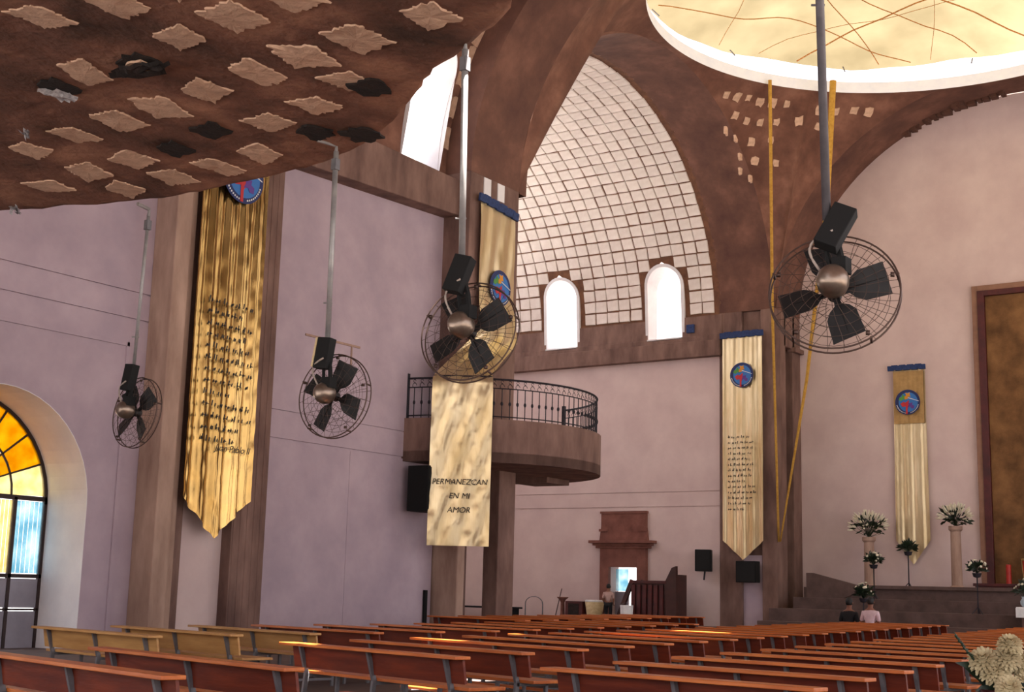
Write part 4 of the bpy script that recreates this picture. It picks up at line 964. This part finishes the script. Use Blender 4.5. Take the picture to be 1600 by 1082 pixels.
# ------------------------------------------------------------------ things in the transept
pul=thing('dark_stair','dark wooden stair and rail standing before the transept wall','stair',(36.4,19.75,0))
b=MB()
b.box((-.35,-.55,0),(.35,.6,1.62)); b.build('body',m_woodd,pul)
MB().prism([(-.4,.62,1.7),(-.4,1.18,.0),(-.4,1.05,.0),(-.4,.5,1.62)],(.1,0,0)).prism([(.3,.62,1.7),(.3,1.18,.0),(.3,1.05,.0),(.3,.5,1.62)],(.1,0,0)).build('sloping_rail',m_woodd,pul)
MB().prism([(-.4,-.55,1.6),(-.4,-.78,2.15),(-.4,-.92,2.22),(-.4,-.95,0),(-.4,-.6,0)],(.12,0,0)).box((-.3,-.92,0),(.3,-.8,1.9)).build('newel',m_woodd,pul)
b=MB()
for k in range(6): b.box((-.36,-.5+k*.19,.2),(-.40,-.38+k*.19,1.5))
b.box((-.42,-.6,1.55),(.4,.62,1.66)); b.build('slats',m_maroon,pul)
c_=thing('cream_basket','cream draped basket beside the standing person','basket',(36.6,21.95,0)); MB().lathe([(.22,.0),(.24,.4),(.3,1.05),(.26,1.15),(.0,1.12)],14).build('drape',m_cream,c_,smooth=True); MB().lathe([(.27,1.05),(.3,1.08),(.3,1.16),(.27,1.18)],14).build('hem',m_white,c_)
c_=thing('dark_box','dark red wooden box left of the cream basket','box',(36.6,22.6,0)); MB().box((-.2,-.33,0),(.2,.3,1.12)).build('body',m_maroon,c_,bevel=.01); MB().box((-.215,-.2,.2),(-.2,.18,1.0)).build('dark_panel',m_hole,c_)
c_=thing('small_pedestal','small brown pedestal with a flared top near the transept wall','pedestal',(36.6,23.12,0)); MB().lathe([(.14,0),(.08,.1),(.06,.95),(.1,1.1),(.18,1.2),(.18,1.24)],12).build('column',m_stone,c_,smooth=True)
c_=thing('wire_arch','thin wire hoop standing by the transept wall','hoop',(36.6,24.2,0)); MB().tube([(0,.33*math.cos(R_(a)),.85+.38*math.sin(R_(a))) for a in range(0,181,15)],.02,5).tube([(0,.33,0),(0,.33,.85)],.02,5).tube([(0,-.33,0),(0,-.33,.85)],.02,5).build('hoop_rod',m_tube,c_)
c_=thing('leaning_rod','thin rod leaning against the transept wall','rod',(36.8,23.4,0)); MB().tube([(0,.15,0),(.1,-.05,1.5)],.015,5).build('shaft',m_woodd,c_)
c_=thing('black_bench','low black bench along the transept wall','bench',(36.4,26.3,0)); MB().box((-.3,-1.6,.75),(.3,1.6,.88)).build('seat',m_dark,c_); MB().box((-.25,-1.5,0),(.25,-1.35,.75)).build('leg',m_dark,c_); MB().box((-.25,1.35,0),(.25,1.5,.75)).build('leg',m_dark,c_)
c_=thing('white_bucket','white bucket at the foot of the dark stair','bucket',(35.7,20.3,0)); MB().lathe([(.17,0),(.2,1.0),(.18,1.0),(.0,.98)],14).build('pail',m_white,c_); MB().tube([(0,.19*math.cos(R_(a)),1.0+.12*math.sin(R_(a))) for a in range(0,181,20)],.008,4).build('handle',m_tube,c_)

# ------------------------------------------------------------------ people
def body(name,verts,edges,radii,m,parent,sub=2):
    me=bpy.data.meshes.new(name); me.from_pydata(verts,edges,[]); o=bpy.data.objects.new(name,me); COL.objects.link(o); o.parent=parent
    sk=o.modifiers.new('skin','SKIN'); sk.use_smooth_shade=True
    for i,r in enumerate(radii): me.skin_vertices[0].data[i].radius=(r,r) if not isinstance(r,tuple) else r; me.skin_vertices[0].data[i].use_root=(i==0)
    sb=o.modifiers.new('sub','SUBSURF'); sb.levels=sub; sb.render_levels=sub; me.materials.append(m); return o
def person(label,loc,rz,shirt,trouser,pose):
    root=thing('person',label,'person',loc,rz); root.scale=((.8 if pose=='sit' else .667),)*3; sit=pose=='sit'
    hz=.62 if sit else .92
    V=[(0,0,hz),(0,0,hz+.22),(0,0,hz+.42),(.0,0,hz+.53),(.02,0,hz+.62),(.03,0,hz+.72)]; Rr=[(.15,.13),(.13,.11),(.15,.11),(.055,.055),(.075,.085),(.072,.085)]; E=[(0,1),(1,2),(2,3),(3,4),(4,5)]
    def ch(start,pts,rs):
        k=start
        for p,r in zip(pts,rs): V.append(p); Rr.append(r); E.append((k,len(V)-1)); k=len(V)-1
        return k
    for s in (-1,1):
        if sit: ch(0,[(.08,s*.11,hz-.02),(.42,s*.12,hz),(.46,s*.12,.08),(.58,s*.12,.04)],[.1,.07,.045,.04])
        else: ch(0,[(0,s*.1,hz-.08),(.02,s*.1,.48),(-.01,s*.1,.08),(.14,s*.11,.035)],[.1,.065,.045,.04])
        k=ch(2,[(0,s*.19,hz+.40),(-.02,s*.24,hz+.14),(.1,s*.2,hz-.04) if not sit else (.2,s*.18,hz+.08)],[.062,.045,.03])
        b0=Vector(V[k]); k=ch(k,[tuple(b0+Vector((.07,0,-.03)))],[.026]); h0=Vector(V[k])
        for f_ in range(4): ch(k,[tuple(h0+Vector((.05,(f_-1.5)*.018,-.03))),tuple(h0+Vector((.08-.006*abs(f_-1),(f_-1.5)*.02,-.06)))],[.008,.007])
        ch(k,[tuple(h0+Vector((.01,-s*.035,-.01))),tuple(h0+Vector((.035,-s*.045,-.03)))],[.009,.008])
    body('body',V,E,Rr,m_skin,root)
    # clothes: slightly larger shell round trunk and sleeves
    sv=[(0,0,hz-.02),(0,0,hz+.2),(0,0,hz+.41),(0,0,hz+.49)]; se=[(0,1),(1,2),(2,3)]; sr=[(.17,.15),(.15,.13),(.17,.13),(.07,.07)]
    for s in (-1,1):
        k=2
        for p,r in (((0,s*.19,hz+.40),.078),((-.02,s*.245,hz+.16),.06)): sv.append(p); sr.append(r); se.append((k,len(sv)-1)); k=len(sv)-1
    body('shirt',sv,se,sr,shirt,root)
    tv_=[(0,0,hz-.03)]; te=[]; tr=[(.16,.14)]
    for s in (-1,1):
        k=0
        for p,r in ((((.08,s*.11,hz-.02),.115),((.42,s*.12,hz),.085),((.46,s*.12,.12),.065)) if sit else (((0,s*.1,hz-.08),.115),((.02,s*.1,.48),.085),((0,s*.1,.1),.07))): tv_.append(p); tr.append(r); te.append((k,len(tv_)-1)); k=len(tv_)-1
    body('trousers',tv_,te,tr,trouser,root)
    hd=Matrix.Translation((.015,0,hz+.70))
    MB().lathe([(0.0,.145),(.05,.135),(.085,.10),(.1,.05),(.1,0),(.09,-.045),(.07,-.07)],14,hd).build('hair',m_hair,root,smooth=True)
    b_=MB(); b_.prism([(.10,-.012,hz+.68),(.125,0,hz+.67),(.10,.012,hz+.68),(.10,0,hz+.72)],(0,0,.001)); b_.build('nose',m_skin,root)
    for s in (-1,1): MB().lathe([(0,-.006),(.011,0),(0,.006)],8,Matrix.Translation((.098,s*.032,hz+.715))).build('eye',m_black,root)
    for s in (-1,1): MB().lathe([(0,-.03),(.016,-.01),(.018,.01),(0,.03)],8,Matrix.Translation((.02,s*.098,hz+.69))).build('ear',m_skin,root)
    MB().box((.096,-.025,hz+.632),(.104,.025,hz+.642)).build('mouth',m_red,root)
    return root
person('person in a dusty pink shirt standing with back turned by the stone portal',(35.9,21.05,.5),R_(20),m_shirtp,m_dark,'stand')
person('person in black clothes seated on a pew near the altar steps',(29.2,11.0,.26),0,m_dark,m_dark,'sit')
person('person in a pale pink shirt seated beside a companion in black',(29.15,10.5,.29),0,m_shirtw,m_dark,'sit')

# ------------------------------------------------------------------ cream chrysanthemums close to the camera
bq=thing('chrysanthemum_bouquet','bouquet of cream chrysanthemums with dark leaves on a slim stand beside the aisle','bouquet',(4.72,1.26,0))
MB().lathe([(.16,0),(.16,.03),(.03,.06),(.02,.8),(.03,.86),(.09,.88)],16).build('stand',m_iron,bq)
MB().lathe([(.05,.88),(.08,.92),(.075,1.0),(.06,1.06),(.07,1.09)],18).build('pot',mat('dark_red_glaze','2a0c0e','3c1214',4,.3),bq,smooth=True)
def chrys(p,r,tilt,seed):
    rd=random.Random(seed); b_=MB(); d=Vector(tilt).normalized(); mm_=Matrix.Translation(Vector(p)-bq.location)@d.to_track_quat('Z','Y').to_matrix().to_4x4()
    for ring in range(8):
        e=R_(-25+ring*15); k=int(15*math.cos(e)*1.0)+4
        for i in range(k):
            t=2*PI*(i+rd.random()*.5)/k; dr=Vector((math.cos(t)*math.cos(e),math.sin(t)*math.cos(e),math.sin(e)*.85)); sd_=Vector((-math.sin(t),math.cos(t),0)); w_=r*.16
            L0,L1=r*.35,r*(.92+rd.random()*.16); up_=dr.cross(sd_)
            vs=[dr*L0-sd_*w_*.5,dr*L0+sd_*w_*.5,dr*(L0+L1)/2+sd_*w_+up_*r*.08,dr*L1+sd_*w_*.4-up_*r*.06,dr*L1-sd_*w_*.4-up_*r*.06,dr*(L0+L1)/2-sd_*w_+up_*r*.08]
            b_.add([mm_@v for v in vs],[(0,1,2,5),(5,2,3,4)])
    b_.lathe([(0,-r*.5),(r*.45,-r*.2),(r*.5,r*.2),(r*.2,r*.55),(0,r*.6)],10,mm_)
    b_.build('bloom',m_bloomc,bq)
for i,(p,r) in enumerate((((4.70,1.31,1.18),.052),((4.71,1.285,1.145),.047),((4.74,1.245,1.19),.05),((4.75,1.235,1.235),.044),((4.73,1.265,1.15),.04),((4.78,1.19,1.11),.05),((4.80,1.22,1.17),.05),((4.82,1.3,1.13),.05),((4.66,1.22,1.10),.046))):
    d=Vector(p)-Vector((4.75,1.26,1.08)); chrys(p,r,(d.x-.3,d.y-.1,d.z+.25),i)
    MB().tube([(0,0,1.02),Vector(p)-bq.location],.004,4).build('stem',m_leaf,bq)
def leaf(pts,w,name='leaf'):
    b_=MB(); P=[Vector(p)-bq.location for p in pts]; n=10; vs=[]
    for i in range(n+1):
        q=i/n; k=q*(len(P)-1); a=int(min(k,len(P)-2)); p=P[a].lerp(P[a+1],k-a); s=w*math.sin(PI*(.08+.92*q))+.001
        side=UP*.8+FW*.4; vs+= [p-side*s,p+RT*.002*s,p+side*s]
    b_.add(vs,[(3*i+j,3*i+j+1,3*i+j+4,3*i+j+3) for i in range(n) for j in (0,1)]); b_.build(name,m_leaf,bq)
leaf([(4.76,1.28,1.06),(4.70,1.32,1.12),(4.68,1.35,1.165),(4.64,1.385,1.175)],.018)
leaf([(4.72,1.29,1.1),(4.69,1.34,1.14),(4.66,1.37,1.17)],.014)
for k in range(14):
    a=2*PI*k/14; c_=Vector((4.75,1.25,1.08)); leaf([c_,c_+Vector((.05*math.cos(a),.05*math.sin(a),.03)),c_+Vector((.10*math.cos(a),.10*math.sin(a),.0))],.018)
pts=[Vector((4.73,1.29,1.1)),Vector((4.67,1.33,1.185)),Vector((4.645,1.36,1.23)),Vector((4.62,1.38,1.275))]
b_=MB().tube([p-bq.location for p in pts],[.004,.0035,.003,.0015],5)
for i in range(14):
    q=.35+.6*i/14; k=q*3; a=int(min(k,2)); p=pts[a].lerp(pts[a+1],k-a)-bq.location; b_.lathe([(0,-.006),(.006,0),(0,.008)],5,Matrix.Translation(p+Vector((random.uniform(-.004,.004),random.uniform(-.004,.004),0))))
b_.build('bud_stem',m_leaf,bq)

# ------------------------------------------------------------------ transept floor, then the furniture that stands on it
o=MB().box((33.6,VW+.02,FL),(UW,29,.5)).build('floor.002',m_floor); struct(o,'low floor platform in the transept','floor')
for n_,h_ in (('dark_stair',2.25),('cream_basket',1.17),('dark_box',1.12),('small_pedestal',1.24),('wire_arch',1.23),('leaning_rod',1.5),('black_bench',.88),('white_bucket',1.12)):
    o=bpy.data.objects[n_]; base=FL if n_=='white_bucket' and o.location.x<33.6 else .5; o.location.z=base; o.scale.z=(h_-base)/h_
o=bpy.data.objects['chrysanthemum_bouquet']; o.location.z=FL; o.scale.z=1
for ch in o.children: 
    if ch.name.startswith('stand'): ch.scale.z=(.88-FL)/.88
    else: ch.location.z-=FL
# ------------------------------------------------------------------ real size: one and a half times, floor at zero
SZ=1.5
for o in bpy.data.objects:
    if o.parent is None and o.type!='LIGHT':
        o.location=(o.location.x*SZ,o.location.y*SZ,(o.location.z-FL)*SZ)
        if o.type!='CAMERA': o.scale=[v*SZ for v in o.scale]
